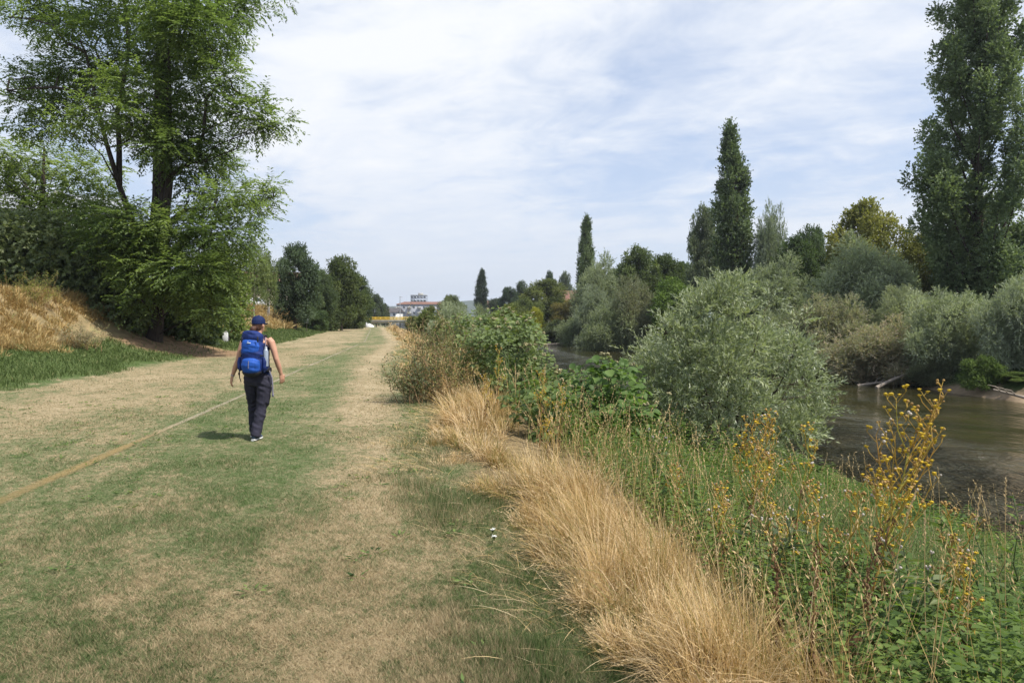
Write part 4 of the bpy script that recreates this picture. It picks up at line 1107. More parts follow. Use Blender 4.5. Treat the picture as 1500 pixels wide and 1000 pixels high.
# dry stalky bush at the path edge
def stalk_bush(label, px, Y, w, h, n, color, seedc, seed):
    X = (px - CX) / FPX * Y; Z = float(terr(X, Y)); root = thing('stalky_weed', label, 'weed', (X, Y, Z)); g = np.random.default_rng(seed)
    tb = MB(); Vs, Fs, Ts, n0 = [], [], [], 0
    for i in range(n):
        b = np.array([g.normal() * w * .35, g.normal() * w * .3, -.05]); hh = h * (.5 + .55 * g.random())
        e = b + np.array([g.normal() * w * .25 - .1, g.normal() * w * .25, hh])
        p, r = limb(b, e, .009, .003, 6, .0, .03); tb.tube(p, r, 5, tint=g.random())
        for q in range(7):
            k = 2 + q % 4; e2 = p[k] + np.array([g.normal() * .18, g.normal() * .18, .12 + .25 * g.random()]); p2, r2 = limb(p[k], e2, .004, .002, 4, .03, .05); tb.tube(p2, r2, 4)
            nl = 14; Q = p2[-1] + (p2[0] - p2[-1]) * rng.random((nl, 1)) * 1. + rng.normal(size=(nl, 3)) * .03
            V, F = leaf_quads(Q, nrm(runit(nl) + np.array([0, 0, .6])), runit(nl), .065 * (.5 + rng.random(nl)), .02)
            Vs.append(V); Fs.append(F + n0); n0 += len(V); Ts.append(np.repeat(rng.random(nl), 4))
    tb.build('stem', DRYSTEM, root, smooth=True)
    o = build('foliage', np.concatenate(Vs), [np.concatenate(Fs)], LEAF, root, np.concatenate(Ts)); o.color = (*color, 1)
    return root
DRYSTEM = simple('dry_stem', (.26, .17, .09), .85, .15, .4, 12)
stalk_bush('thin stalky weed with dry brown stems at the edge of the mown path', 634, 14.2, .95, 1.62, 22, (.19, .20, .10), None, 4)
stalk_bush('low grey-green weed hugging the path edge in front of the dry stalky one', 612, 13.6, .45, .75, 26, (.15, .18, .10), None, 5)
stalk_bush('stalky weed with upright stems against the left side of the pale thicket', 672, 13.2, .75, 1.45, 16, (.18, .20, .085), None, 6)

# ------------------------------------------------------------------ ragwort
YELL = simple('ragwort_yellow', (.58, .40, .035), .7, .2, .3, 40); RUST = simple('ragwort_rust', (.36, .23, .085), .8, .15, .4, 40)
FLUFF = simple('seed_fluff', (.46, .41, .35), .95, .05, .15, 40); RSTEM = strawmat('ragwort_stem', [(0., (.20, .08, .025)), (.35, (.46, .26, .055)), (.7, (.48, .40, .08)), (1., (.28, .33, .07))], .1)
WITHER = simple('withered_leaf', (.16, .095, .05), .9, .1, .4, 20)
def ragwort(name, label, loc, h, lean, nbr, spread, seed, dry=.5, group=None, top=.42, leafy=True):
    g = np.random.default_rng(seed); root = thing(name, label, 'wildflower', loc, 0, group)
    tb = MB(); bl = []
    lv = np.array(lean + (0,)); k = 8; t = np.linspace(0, 1, k)
    main = np.stack([lv[0] * t ** 1.3, lv[1] * t ** 1.3, h * t], 1) + np.concatenate([np.zeros((1, 3)), g.normal(size=(k - 1, 3)) * .010])
    main[:, 2] -= .04
    tb.tube(main, np.linspace(.0085, .0035, k), 6, tint=np.repeat(np.clip(t * .9, 0, 1), 6))
    def head(e, d):
        for q in range(2 + (g.random() > .5)):
            a = g.random() * 6.28; e2 = e + np.array([math.cos(a) * .022, math.sin(a) * .022, .02 + .02 * g.random()])
            tb.tube([e, (e + e2) / 2 + np.array([0, 0, .004]), e2], [.0022, .0018, .0015], 4, tint=.5)
            u = g.random()
            mi = 0 if u > dry else (2 if u < dry * .12 else 1)
            bl[-1].ellipsoid(e2, np.array([.0078, .0078, .008]) * (.7 + .6 * g.random()), mi, 7, 4)
            if mi == 0:
                for r_ in range(6):
                    aa = r_ * 1.05 + g.random() * .4; c = e2 + np.array([math.cos(aa) * .008, math.sin(aa) * .008, .002 + .003 * g.random()]); bl[-1].ellipsoid(c, (.0056, .0056, .0026), 0, 4, 2)
    for i in range(nbr):
        bl.append(MB())
        f = top + (1 - top) * (i + .5) / nbr; j = int(f * (k - 1)); b = main[j] + (main[min(j + 1, k - 1)] - main[j]) * (f * (k - 1) - j)
        a = i * 2.4 + g.normal() * .4; L = spread * (1.15 - .55 * f) * (.7 + .5 * g.random())
        e = b + np.array([math.cos(a) * L * .54 + lv[0] * .2, math.sin(a) * L * .54, L * 1.15])
        mid = (b + e) / 2 + np.array([math.cos(a), math.sin(a), -.3]) * L * .10
        tb.tube([b, (b + mid) / 2, mid, (mid + e) / 2, e], [.0042, .0036, .003, .0025, .002], 5, tint=.3 + .5 * g.random())
        for q in range(5):
            s0 = mid + (e - mid) * (.1 + .9 * q / 4); aa = q * 2.1 + a
            e2 = s0 + np.array([math.cos(aa) * .05, math.sin(aa) * .05, .05 + .03 * g.random()]) * (spread / .3) ** .5
            tb.tube([s0, (s0 + e2) / 2, e2], [.0022, .002, .0016], 4, tint=.45); head(e2, e2 - s0)
    tb.build('stem', RSTEM, root, smooth=True)
    for q in bl: q.build('blossom', [YELL, RUST, FLUFF], root, smooth=True)
    if leafy:
        nl = 46; tt = .12 + .6 * g.random(nl); P = np.stack([np.interp(tt, t, main[:, q]) for q in range(3)], 1); a = g.random(nl) * 6.28
        Dd = np.stack([np.cos(a), np.sin(a), -.6 - .6 * g.random(nl)], 1)
        V, F = leaf_quads(P, Dd, nrm(g.normal(size=(nl, 3)) + np.array([0, 0, .5])), .06 + .05 * g.random(nl), .014, .3)
        build('withered_leaves', V, [F], WITHER if dry > .35 else LEAF, root, np.repeat(g.random(nl), 4)).color = (.10, .12, .04, 1)
    return root
def rag(px, Y, pytop, lean, nbr, spread, seed, dry, label, **k):
    x, y, z = at(px, Y); return ragwort('ragwort', label, (x, y, z), zpy(pytop, Y) - z - spread * .8, lean, nbr, spread, seed, dry, **k)
rag(1262, 3.75, 572, (.30, .05), 24, .34, 1, .45, 'tallest yellow-topped ragwort, leaning right in front of the river')
rag(1098, 5.2, 592, (.08, .0), 14, .28, 2, .6, 'orange-topped ragwort standing in front of the near willow, left of the tallest')
rag(1128, 5.0, 640, (-.05, .0), 5, .18, 3, .85, 'rust-brown short ragwort beside the orange-topped one')
rag(1160, 5.3, 610, (.12, .0), 5, .2, 4, .6, 'yellow ragwort with few heads against the water, right of the orange-topped one')
rag(1292, 4.3, 690, (.02, .02), 5, .14, 5, .8, 'thin ragwort in front of the water left of the tallest one')
rag(1205, 4.6, 700, (-.04, .0), 5, .15, 6, .85, 'thin brownish ragwort in the green undergrowth under the near willow right side')
rag(1395, 3.9, 735, (.05, .05), 7, .18, 7, .93, 'rusty ragwort gone to seed below the right end of the river')
rag(1240, 4.4, 715, (.03, .0), 4, .13, 8, .9, 'brown-headed ragwort between the tallest one and the thin brownish one')
rag(1150, 4.4, 745, (-.02, .0), 4, .12, 9, .85, 'low ragwort at the right rim of the straw-coloured grass')
rag(1382, 3.4, 800, (.12, .0), 5, .15, 10, .75, 'bent ragwort with yellow stems near the lower right corner')
rag(985, 6.2, 675, (.02, .0), 5, .13, 11, .85, 'small orange ragwort in the dry grass under the left side of the near willow')
rag(790, 9.4, 540, (.05, .0), 5, .16, 12, .5, 'bright yellow ragwort in front of the pale green thicket')
rag(815, 9.0, 560, (.1, .0), 5, .18, 13, .7, 'orange-yellow ragwort between the thicket and the big-leaved burdock')
rag(730, 11.5, 505, (.0, .0), 4, .18, 14, .5, 'yellow ragwort high in the pale green thicket')
rag(712, 10.5, 545, (.0, .0), 5, .16, 15, .6, 'golden ragwort left of the thicket, above the dry grass')
rag(800, 8.6, 610, (.0, .0), 4, .14, 16, .5, 'low yellow ragwort at the foot of the burdock clump')
rag(1060, 4.6, 700, (.0, .0), 5, .16, 17, .85, 'dead brown ragwort at the back of the straw-coloured grass')

# withered dock stalks, dark brown
def dock(label, px, Y, pytop, lean, seed):
    x, y, z = at(px, Y); g = np.random.default_rng(seed); h = zpy(pytop, Y) - z
    root = thing('dock_stalk', label, 'weed', (x, y, z)); tb = MB(); sd = MB(); k = 9; t = np.linspace(0, 1, k)
    p = np.stack([lean * t ** 1.4, .05 * t, h * t - .04], 1); p[1:] += g.normal(size=(k - 1, 3)) * .012
    tb.tube(p, np.linspace(.006, .002, k), 6); sd.tube(p[2:] + np.array([.001, 0, .002]), .0022, 4)
    for i in range(120):
        f = .28 + .72 * i / 120; c = np.array([np.interp(f, t, p[:, q]) for q in range(3)]) + g.normal(size=3) * np.array([.011, .011, .02])
        sd.ellipsoid(c, np.array([.0055, .0055, .008]) * (.5 + g.random()), 0, 5, 3)
    nl = 12; P = np.stack([np.interp(.08 + .4 * g.random(nl), t, p[:, q]) for q in range(3)], 1); a = g.random(nl) * 6.28
    tb.build('stem', WITHER, root, smooth=True); sd.build('seed_spike', WITHER, root, smooth=True)
    V, F = leaf_quads(P, np.stack([np.cos(a), np.sin(a), -.9 + 0 * a], 1), nrm(g.normal(size=(nl, 3))), .10 + .08 * g.random(nl), .035, .3); build('withered_leaves', V, [F], WITHER, root)
dock('dead dark brown dock stalk, leftmost of three rising from the straw-coloured grass', 1142, 3.4, 790, .0, 1)
dock('dead dark brown dock stalk standing under the tallest ragwort', 1192, 3.1, 800, .03, 2)
dock('dead brown dock stalk leaning right beside the tallest ragwort foot', 1255, 3.3, 770, .12, 3)

# grey-green thistle with pale lilac heads in front of the near willow
def thistle(label, px, Y, pytop, seed, lilac):
    x, y, z = at(px, Y); g = np.random.default_rng(seed); h = zpy(pytop, Y) - z
    root = thing('thistle', label, 'wildflower', (x, y, z)); tb = MB(); hds = []; Ps, Ds = [], []
    for i in range(5):
        a = i * 1.3; e = np.array([math.cos(a) * .12, math.sin(a) * .10, h * (.8 + .2 * g.random())]); p, r = limb((0, 0, -.03), e, .007, .003, 6, .0, .03); tb.tube(p, r, 5)
        hd = MB(); hds.append(hd)
        for q in range(3): hd.ellipsoid(e + np.clip(g.normal(size=3), -1, 1) * .010, (.006, .006, .0075), 0, 7, 5)
        for q in range(16):
            f = .15 + .8 * g.random(); Ps.append([np.interp(f, np.linspace(0, 1, 6), p[:, w_]) for w_ in range(3)]); b = g.random() * 6.28; Ds.append([math.cos(b), math.sin(b), .2])
    tb.build('stem', STEMG, root, smooth=True); [q.build('flower_head', lilac, root, smooth=True) for q in hds]
    n = len(Ps); V, F = leaf_quads(np.array(Ps), np.array(Ds), nrm(g.normal(size=(n, 3)) * .4 + np.array([0, 0, 1])), .12 * (.5 + g.random(n)), .03, .3)
    build('foliage', V, [F], LEAF, root, np.repeat(g.random(n), 4)).color = (.13, .17, .08, 1)
LIL = simple('pale_lilac', (.42, .34, .42), .8, .2, .2, 30)
thistle('grey-green thistle with pale lilac heads in front of the foot of the near willow', 965, 7.6, 628, 3, LIL)
thistle('thistle with whitish fluffy heads in the undergrowth left of the tallest ragwort', 1130, 4.1, 738, 5, FLUFF)
thistle('small thistle with fluffy heads near the lower right corner of the photo', 1330, 3.6, 790, 7, FLUFF)

# young leafy willow shoot at the right edge
x, y, z = at(1470, 4.6); root = thing('willow_sapling', 'young leafy willow sapling at the right edge of the photo, in front of the water', 'bush', (x, y, z)); tb = MB(); Ps, Ds = [], []
g = np.random.default_rng(9)
for i in range(9):
    a = i * .75; e = np.array([math.cos(a) * .36 - .05, math.sin(a) * .3, zpy(720, y) - z - .25 * g.random()]); p, r = limb((0, 0, -.05), e, .008, .003, 7, .02, .03); tb.tube(p, r, 5)
    for q in range(26):
        f = .35 + .65 * q / 26; Ps.append([np.interp(f, np.linspace(0, 1, 7), p[:, w_]) for w_ in range(3)]); b = q * 2.4; Ds.append([math.cos(b), math.sin(b), .35])
n = len(Ps); tb.build('stem', STEMG, root, smooth=True)
V, F = leaf_quads(np.array(Ps), np.array(Ds), nrm(g.normal(size=(n, 3)) * .5 + np.array([0, 0, 1])), .085 * (.6 + .6 * g.random(n)), .026, .2)
build('foliage', V, [F], LEAF, root, np.repeat(g.random(n), 4)).color = (.11, .18, .05, 1)

# tall bent grass stems with nodding heads, each a plant of its own
def grass_stem(label, px, Y, pytop, lean, seed, group=None):
    x, y, z = at(px, Y); g = np.random.default_rng(seed); h = zpy(pytop, Y) - z; k = 10; t = np.linspace(0, 1, k)
    root = thing('grass_stalk', label, 'grass stalk', (x, y, z), 0, group); tb = MB()
    p = np.stack([lean * t ** 2.2, .03 * np.sin(t * 3), h * (t - .12 * abs(lean) * t ** 4) - .03], 1)
    tb.tube(p, np.linspace(.0024, .0012, k), 5, tint=.6); tb.build('stem', STRAW, root, smooth=True)
    n = 46; f = .84 + .16 * np.arange(n) / n; P = np.stack([np.interp(f, t, p[:, q]) for q in range(3)], 1); d = nrm(p[-1] - p[-2])
    V, F = leaf_quads(P, d + g.normal(size=(n, 3)) * .35, g.normal(size=(n, 3)), .016 * np.ones(n), .005); build('seed_head', V, [F], STRAW, root, np.full(len(V), .75))
for i, (px, Y, top, lean, lab) in enumerate([
        (1362, 3.3, 740, -.02, 'straight pale grass stalk rising right of the tallest ragwort'), (1420, 3.2, 700, .06, 'pale grass stalk against the river, right of the rusty ragwort'), (1300, 3.3, 705, .14, 'grass stalk bending right across the lower river edge'),
        (1440, 3.1, 830, -.25, 'grass stalk arching left in the lower right corner'), (1480, 3.6, 690, -.02, 'grass stalk nearest the right edge of the photo'), (930, 6.4, 650, .05, 'grass stalk upright in front of the burdock right side'),
        (905, 6.6, 610, .12, 'tall grass stalk crossing the burdock clump'), (885, 6.8, 640, .25, 'grass stalk bowing right under the burdock clump'), (1005, 5.6, 680, .06, 'grass stalk at the dark foot of the near willow'),
        (1040, 5.0, 650, .12, 'tall grass stalk in front of the near willow, nodding right'), (860, 6.9, 625, -.12, 'grass stalk bowing left under the burdock clump'), (1090, 4.2, 715, .08, 'grass stalk at the back of the straw-coloured grass')]):
    grass_stem(lab, px, Y, top, lean, i)

# white wild carrot flowers in the grass edge
WHITE = simple('white_umbel', (.78, .78, .74), .9, .1, .08, 40)
def umbel(label, px, Y, dz, seed):
    x, y, z = at(px, Y); g = np.random.default_rng(seed); root = thing('wild_carrot', label, 'wildflower', (x, y, z)); tb = MB(); fl = MB()
    top = np.array([.02, 0, dz]); tb.tube([(0, 0, -.03), (.01, 0, dz * .5), top - np.array([0, 0, .03])], [.003, .0025, .002], 5)
    for i in range(26):
        a = i * 2.4; r = .019 * math.sqrt(i / 26); e = top + np.array([math.cos(a) * r, math.sin(a) * r, .004 * g.normal()])
        tb.tube([top - np.array([0, 0, .03]), e], [.001, .0008], 3); fl.ellipsoid(e, (.0042, .0042, .0025), 0, 6, 3)
    tb.build('stem', STEMG, root); fl.build('flower_head', WHITE, root, smooth=True)
for i, (px, py, lab) in enumerate([(718, 772, 'white wild carrot flower standing alone in the mown grass, left of two'), (720, 782, 'white wild carrot flower lowest in the mown grass, close under another'),
        (804, 785, 'white wild carrot flower at the edge between mown and dry grass'), (842, 752, 'white wild carrot flower in the dry grass, leftmost of a close pair'), (856, 744, 'white wild carrot flower in the dry grass, rightmost of a close pair'), (866, 798, 'white wild carrot flower in the dry grass below the close pair')]):
    Y = (CAM_Z - .06) * 1000 / (py - HY); umbel(lab, px, Y, .06, i)

stalk_bush('yellow-green stalky weed growing alone in the golden grass of the embankment', 58, 26.5, .9, 1.3, 22, (.22, .25, .07), None, 14)
stalk_bush('pale dry-stemmed weed where the golden embankment grass meets the trodden earth', 122, 25.0, 1.0, .9, 22, (.30, .28, .17), None, 15)
# ------------------------------------------------------------------ the hiker
def loft(mb, pts, rx, ry, n=14, up=None):
    """closed tube of elliptical sections; rx across, ry fore-aft for upright parts"""
    pts = np.asarray(pts, float); T = nrm(np.gradient(pts, axis=0)); k = len(pts)
    xr = np.array([1., 0, 0]) if up is None else np.asarray(up, float)
    A = nrm(xr - (T @ xr)[:, None] * T); B = np.cross(T, A)
    th = np.linspace(0, 2 * pi, n, endpoint=False)
    rx = np.broadcast_to(rx, (k,)); ry = np.broadcast_to(ry, (k,))
    V = pts[:, None] + np.cos(th)[None, :, None] * A[:, None] * rx[:, None, None] + np.sin(th)[None, :, None] * B[:, None] * ry[:, None, None]
    V = V.reshape(-1, 3); F = []
    for r in range(k - 1):
        for i in range(n):
            j = (i + 1) % n; F.append([r * n + i, r * n + j, (r + 1) * n + j, (r + 1) * n + i])
    mb.add(V, F); mb.add(V[:n], [list(range(n - 1, -1, -1))]); mb.add(V[-n:], [list(range(n))])

def fuse(mb, name, mat, parent, voxel, smooth=6):
    """overlapping lofts become ONE continuous surface"""
    o = mb.build(name, mat, parent)
    md = o.modifiers.new('r', 'REMESH'); md.mode = 'VOXEL'; md.voxel_size = voxel; md.use_smooth_shade = True
    sm = o.modifiers.new('s', 'SMOOTH'); sm.iterations = smooth; sm.factor = .5
    dg = bpy.context.evaluated_depsgraph_get(); me = bpy.data.meshes.new_from_object(o.evaluated_get(dg))
    o.modifiers.clear(); o.data = me
    if not me.materials: me.materials.append(mat)
    return o

def crease(o, amp, freq):
    n_ = len(o.data.vertices); co = np.empty(n_ * 3, np.float32); o.data.vertices.foreach_get('co', co); co = co.reshape(-1, 3)
    no = np.empty(n_ * 3, np.float32); o.data.vertices.foreach_get('normal', no); no = no.reshape(-1, 3)
    a_ = np.arctan2(co[:, 1] - .03, co[:, 0])
    co += no * (amp(co[:, 2]) * (vnoise(co[:, 2] * freq + a_ * 2.2, co[:, 0] * 9 + co[:, 1] * 7, 77) - .5) * 2.)[:, None]
    o.data.vertices.foreach_set('co', co.ravel()); o.data.update()

hx, hy, hz = at(377, 9.45)
person = thing('person', 'hiker walking away up the path in navy cap, sleeveless top and dark trousers', 'person', (hx, hy, hz), radians(3))
SKIN = simple('skin', (.50, .27, .18), .55, .35, .10, 8); NAVY = simple('navy_cloth', (.012, .022, .075), .8, .2, .25, 14, .3)
TROU = simple('trouser_cloth', (.030, .029, .044), .85, .2, .3, 7, .4); HAIR = simple('brown_hair', (.085, .038, .022), .55, .4, .5, 40, .4)
CAPM = simple('cap_cloth', (.008, .018, .075), .75, .25, .2, 20)
b = MB()
loft(b, [(0, .02, .88), (0, .02, .95), (0, .03, 1.05), (0, .02, 1.16), (0, .01, 1.26), (0, 0, 1.34), (0, .005, 1.395), (0, .01, 1.43)], [.165, .158, .142, .148, .165, .172, .135, .07], [.115, .105, .092, .100, .108, .10, .075, .058])
loft(b, [(0, .005, 1.38), (0, .012, 1.44), (.004, .022, 1.49), (.006, .03, 1.52)], [.062, .053, .051, .053], [.060, .055, .054, .056])
hd = np.array([.008, .032, 1.575]); ca, sa = math.cos(-.28), math.sin(-.28)         # head turned a little to the right
def hp(p): return (hd[0] + p[0] * ca - p[1] * sa, hd[1] + p[0] * sa + p[1] * ca, hd[2] + p[2])
ra = (ca, sa, 0)
loft(b, [hp((0, .030, -.110)), hp((0, .030, -.095)), hp((0, .018, -.06)), hp((0, .004, -.02)), hp((0, 0, .03)), hp((0, -.004, .07)), hp((0, -.004, .10)), hp((0, -.004, .118))],
     [.022, .042, .060, .069, .074, .070, .05, .015], [.020, .045, .076, .090, .096, .090, .062, .02], 16, ra)
loft(b, [hp((0, .098, -.005)), hp((0, .112, -.03)), hp((0, .106, -.045))], [.008, .016, .012], [.008, .014, .010], 8, ra)   # nose
loft(b, [hp((0, .078, -.064)), hp((0, .090, -.070)), hp((0, .078, -.078))], [.016, .020, .015], .012, 8, ra)               # mouth
loft(b, [hp((0, .064, -.098)), hp((0, .078, -.092)), hp((0, .070, -.080))], [.014, .018, .014], .014, 8, ra)               # chin
for s in (-1, 1):
    loft(b, [hp((s * .070, -.006, -.036)), hp((s * .078, -.012, -.012)), hp((s * .076, -.014, .016))], [.010, .011, .008], [.012, .020, .014], 8, ra)
arms = {-1: [(-.145, .0, 1.375), (-.186, -.005, 1.33), (-.222, -.012, 1.22), (-.250, -.015, 1.10), (-.300, .005, .99), (-.345, .02, .870)],
        1: [(.150, .0, 1.375), (.192, -.005, 1.33), (.232, -.015, 1.22), (.262, -.02, 1.105), (.286, .02, 1.00), (.305, .06, .895)]}
for s, p in arms.items():
    loft(b, p, [.052, .052, .043, .037, .036, .023], [.055, .056, .047, .039, .038, .029], 12)
    w = np.array(p[-1]); d = nrm(np.array(p[-1]) - np.array(p[-2])); d = nrm(d * .9 + np.array([0, .05, -.4])); side = np.array([.55 * s, .8, 0.]); side = nrm(side - side.dot(d) * d); nn = np.cross(d, side)
    loft(b, [w - d * .01, w + d * .03, w + d * .065, w + d * .092], [.024, .036, .041, .038], [.018, .017, .016, .012], 12, side)
    for q, (o, ln) in enumerate(((-.030, .060), (-.010, .070), (.010, .074), (.030, .066))):
        a0 = w + d * .085 + side * o; c1 = a0 + d * ln * .42 + nn * (-s) * .006 + side * o * .12; c2 = a0 + d * ln * .75 - nn * s * .020 + side * o * .18; c3 = a0 + d * ln * .95 - nn * s * .036 + side * o * .2
        loft(b, [a0 - d * .01, c1, c2, c3], [.0098, .0092, .0084, .006], [.0098, .0092, .0082, .006], 8, side)
    t0 = w + d * .025 + side * .032
    loft(b, [t0 - side * .012, t0 + d * .022 + side * .016, t0 + d * .045 + side * .020 - nn * s * .008, t0 + d * .062 + side * .016 - nn * s * .014], [.013, .0115, .010, .007], [.013, .0115, .010, .007], 8, nn)
fuse(b, 'body', SKIN, person, .0052, 4)
# eyes
EYE = simple('eye', (.75, .74, .72), .2, .5, .02); IRIS = simple('iris', (.04, .03, .02), .2, .5, .05)
for s in (-1, 1):
    e = MB(); e.ellipsoid(hp((s * .031, .080, .004)), (.011, .011, .009), 0, 10, 6); e.ellipsoid(hp((s * .031, .0885, .004)), (.0052, .004, .0052), 1, 8, 5); e.build('eye', [EYE, IRIS], person, smooth=True)
# hair with a knot at the nape
b = MB()
loft(b, [hp((0, -.030, -.085)), hp((0, -.028, -.05)), hp((0, -.018, -.01)), hp((0, -.012, .03)), hp((0, -.010, .07)), hp((0, -.008, .10))], [.042, .060, .073, .0785, .074, .05], [.045, .070, .083, .090, .086, .06], 16, ra)
b.ellipsoid(hp((-.012, -.118, -.055)), (.040, .036, .044), 0, 14, 10)
b.ellipsoid(hp((-.016, -.125, -.088)), (.024, .020, .030), 0, 10, 8)
fuse(b, 'hair', HAIR, person, .006, 3)
# cap
b = MB()
loft(b, [hp((0, -.004, .012)), hp((0, -.004, .035)), hp((0, -.004, .07)), hp((0, -.003, .105)), hp((0, 0, .126)), hp((0, 0, .133))], [.086, .087, .084, .068, .038, .012], [.103, .104, .100, .080, .045, .014], 20, ra)
loft(b, [hp((0, .080, .020)), hp((0, .12, .022)), hp((0, .155, .014)), hp((0, .172, .006))], [.070, .066, .050, .025], [.007, .006, .006, .005], 14, ra)
cap = fuse(b, 'cap', CAPM, person, .005, 3)
m_ = MB(); m_.ellipsoid(hp((0, 0, .134)), (.009, .009, .006), 0, 8, 5); m_.box(hp((.0, -.108, .022)), (.045, .006, .010), 0, -.28); m_.build('cap_strap', NAVY, cap)
# sleeveless top
b = MB()
loft(b, [(0, .02, .83), (0, .02, .90), (0, .02, .96), (0, .03, 1.05), (0, .02, 1.16), (0, .01, 1.26), (0, 0, 1.335)], [.192, .184, .172, .156, .161, .172, .160], [.134, .128, .118, .104, .112, .118, .106])
for s in (-1, 1): loft(b, [(s * .088, .05, 1.29), (s * .098, .035, 1.37), (s * .098, .0, 1.418), (s * .098, -.04, 1.39), (s * .09, -.08, 1.30)], [.030, .026, .024, .026, .032], .012, 10)
crease(fuse(b, 'tank_top', NAVY, person, .007, 5), lambda z: .005 + 0 * z, 24)
# trousers, mid-stride
b = MB()
loft(b, [(0, .01, .74), (0, .01, .80), (0, .015, .86), (0, .02, .915)], [.150, .185, .190, .172], [.118, .138, .138, .122])
loft(b, [(-.092, .02, .86), (-.094, .06, .72), (-.092, .09, .58), (-.092, .14, .44), (-.092, .14, .30), (-.096, .15, .17), (-.098, .155, .075)], [.100, .098, .086, .075, .070, .064, .064], [.118, .108, .094, .080, .074, .074, .080])
loft(b, [(.095, .0, .86), (.098, -.01, .72), (.088, -.02, .58), (.070, -.035, .44), (.048, -.07, .30), (.024, -.105, .16), (.012, -.125, .055)], [.100, .100, .090, .079, .073, .068, .069], [.120, .110, .096, .082, .077, .077, .084])
tr = fuse(b, 'trousers', TROU, person, .008, 4)
crease(tr, lambda z: .004 + .010 * np.exp(-((z - .42) / .12) ** 2) + .012 * np.exp(-((z - .10) / .09) ** 2) + .006 * np.exp(-((z - .74) / .08) ** 2), 26)
# shoes
SHOE = simple('shoe_cloth', (.05, .075, .12), .8, .3, .4, 30); SOLE = simple('shoe_sole', (.55, .55, .53), .7, .3, .1, 20)
for (x, y, lift, yaw) in ((-.098, .165, .0, .10), (.010, -.115, .0, -.12)):
    b = MB(); c_, s_ = math.cos(yaw), math.sin(yaw)
    q = lambda p: (x + p[0] * c_ - p[1] * s_, y + p[0] * s_ + p[1] * c_, p[2] + lift)
    loft(b, [q((0, -.075, .055)), q((0, -.045, .062)), q((0, .03, .060)), q((0, .09, .048)), q((0, .15, .036)), q((0, .175, .030))], [.024, .036, .040, .043, .036, .016], [.030, .042, .042, .030, .022, .012], 14)
    loft(b, [q((0, -.03, .05)), q((0, -.03, .115))], [.036, .036], [.044, .042], 12, (1, 0, 0))
    sh = fuse(b, 'shoe', SHOE, person, .006, 3)
    b = MB(); loft(b, [q((0, -.085, .018)), q((0, -.06, .016)), q((0, .03, .015)), q((0, .10, .015)), q((0, .165, .018)), q((0, .185, .024))], [.022, .038, .040, .046, .038, .018], [.014, .016, .015, .015, .015, .010], 14)
    b.build('sole', SOLE, sh, smooth=True)
# wrist band
b = MB(); w = np.array(arms[-1][-1]); d = nrm(np.array(arms[-1][-1]) - np.array(arms[-1][-2])); loft(b, [w - d * .022, w - d * .006], [.0275, .027], [.0335, .033], 16); b.build('watch', simple('watch_band', (.35, .32, .34), .5, .4, .1), person, smooth=True)

# ------------------------------------------------------------------ backpack
BLUE = simple('pack_blue', (.014, .078, .36), .65, .3, .22, 9, .35); DKBLUE = simple('pack_navy', (.010, .028, .14), .7, .3, .25, 9, .35); BLK = simple('pack_black', (.018, .018, .022), .7, .3, .2)
GREYS = simple('pack_webbing', (.20, .19, .24), .8, .2, .15)
pack = thing('backpack', 'bright blue hiking backpack with navy lid and side pockets, worn by the hiker', 'backpack', (hx, hy, hz), radians(3), None, (.94, .97, 1))
b = MB()
loft(b, [(0, -.20, .92), (0, -.205, .96), (0, -.21, 1.05), (0, -.21, 1.18), (0, -.205, 1.30), (0, -.20, 1.38), (0, -.19, 1.43)], [.130, .150, .158, .158, .152, .145, .12], [.085, .105, .115, .118, .115, .105, .085], 18)
bag = fuse(b, 'pack_body', DKBLUE, pack, .008, 4); crease(bag, lambda z: .007 + 0 * z, 30)
b = MB()
loft(b, [(-.005, -.195, 1.385), (-.005, -.200, 1.425), (0, -.195, 1.455), (0, -.185, 1.470)], [.150, .152, .142, .10], [.118, .120, .110, .07], 18); lid = fuse(b, 'lid', DKBLUE, pack, .007, 4); crease(lid, lambda z: .007 + 0 * z, 30)
b = MB()
loft(b, [(-.012, -.262, 1.205), (-.012, -.272, 1.23), (-.01, -.276, 1.29), (-.008, -.27, 1.345), (-.006, -.262, 1.375)], [.112, .128, .130, .122, .10], [.050, .062, .066, .062, .05], 16); fp = fuse(b, 'front_panel', BLUE, pack, .007, 4); crease(fp, lambda z: .007 + 0 * z, 30)
b = MB(); b.box((-.01, -.3405, 1.338), (.052, .006, .013)); b.box((-.022, -.3405, 1.356), (.018, .005, .010)); b.build('logo', simple('logo_white', (.55, .62, .75), .7, .2, .05), fp)
b = MB()
loft(b, [(-.002, -.27, .945), (-.002, -.285, .975), (0, -.292, 1.04), (.002, -.286, 1.10), (.004, -.27, 1.14)], [.105, .128, .132, .120, .075], [.055, .070, .078, .070, .04], 16); lpz = fuse(b, 'lower_pocket', BLUE, pack, .007, 4); crease(lpz, lambda z: .007 + 0 * z, 30)
b = MB()
for s in (-1, 1): loft(b, [(s * .135, -.285, 1.165), (s * .150, -.25, 1.168), (s * .168, -.19, 1.17)], [.004, .004, .004], .011, 8, (0, 1, 0)); b.box((s * .112, -.333, 1.385), (.022, .012, .075), bev=.004)
b.build('compression_strap', BLK, pack)
b = MB(); b.tube([(-.008, -.366, 1.00), (-.006, -.372, 1.05), (-.004, -.364, 1.10)], [.006, .006, .006], 6); b.build('zip', GREYS, lpz, smooth=True)
b = MB(); loft(b, [(0, -.215, .900), (0, -.225, .925), (0, -.23, .955)], [.085, .128, .142], [.07, .105, .118], 18); fuse(b, 'base', BLK, pack, .007, 3)
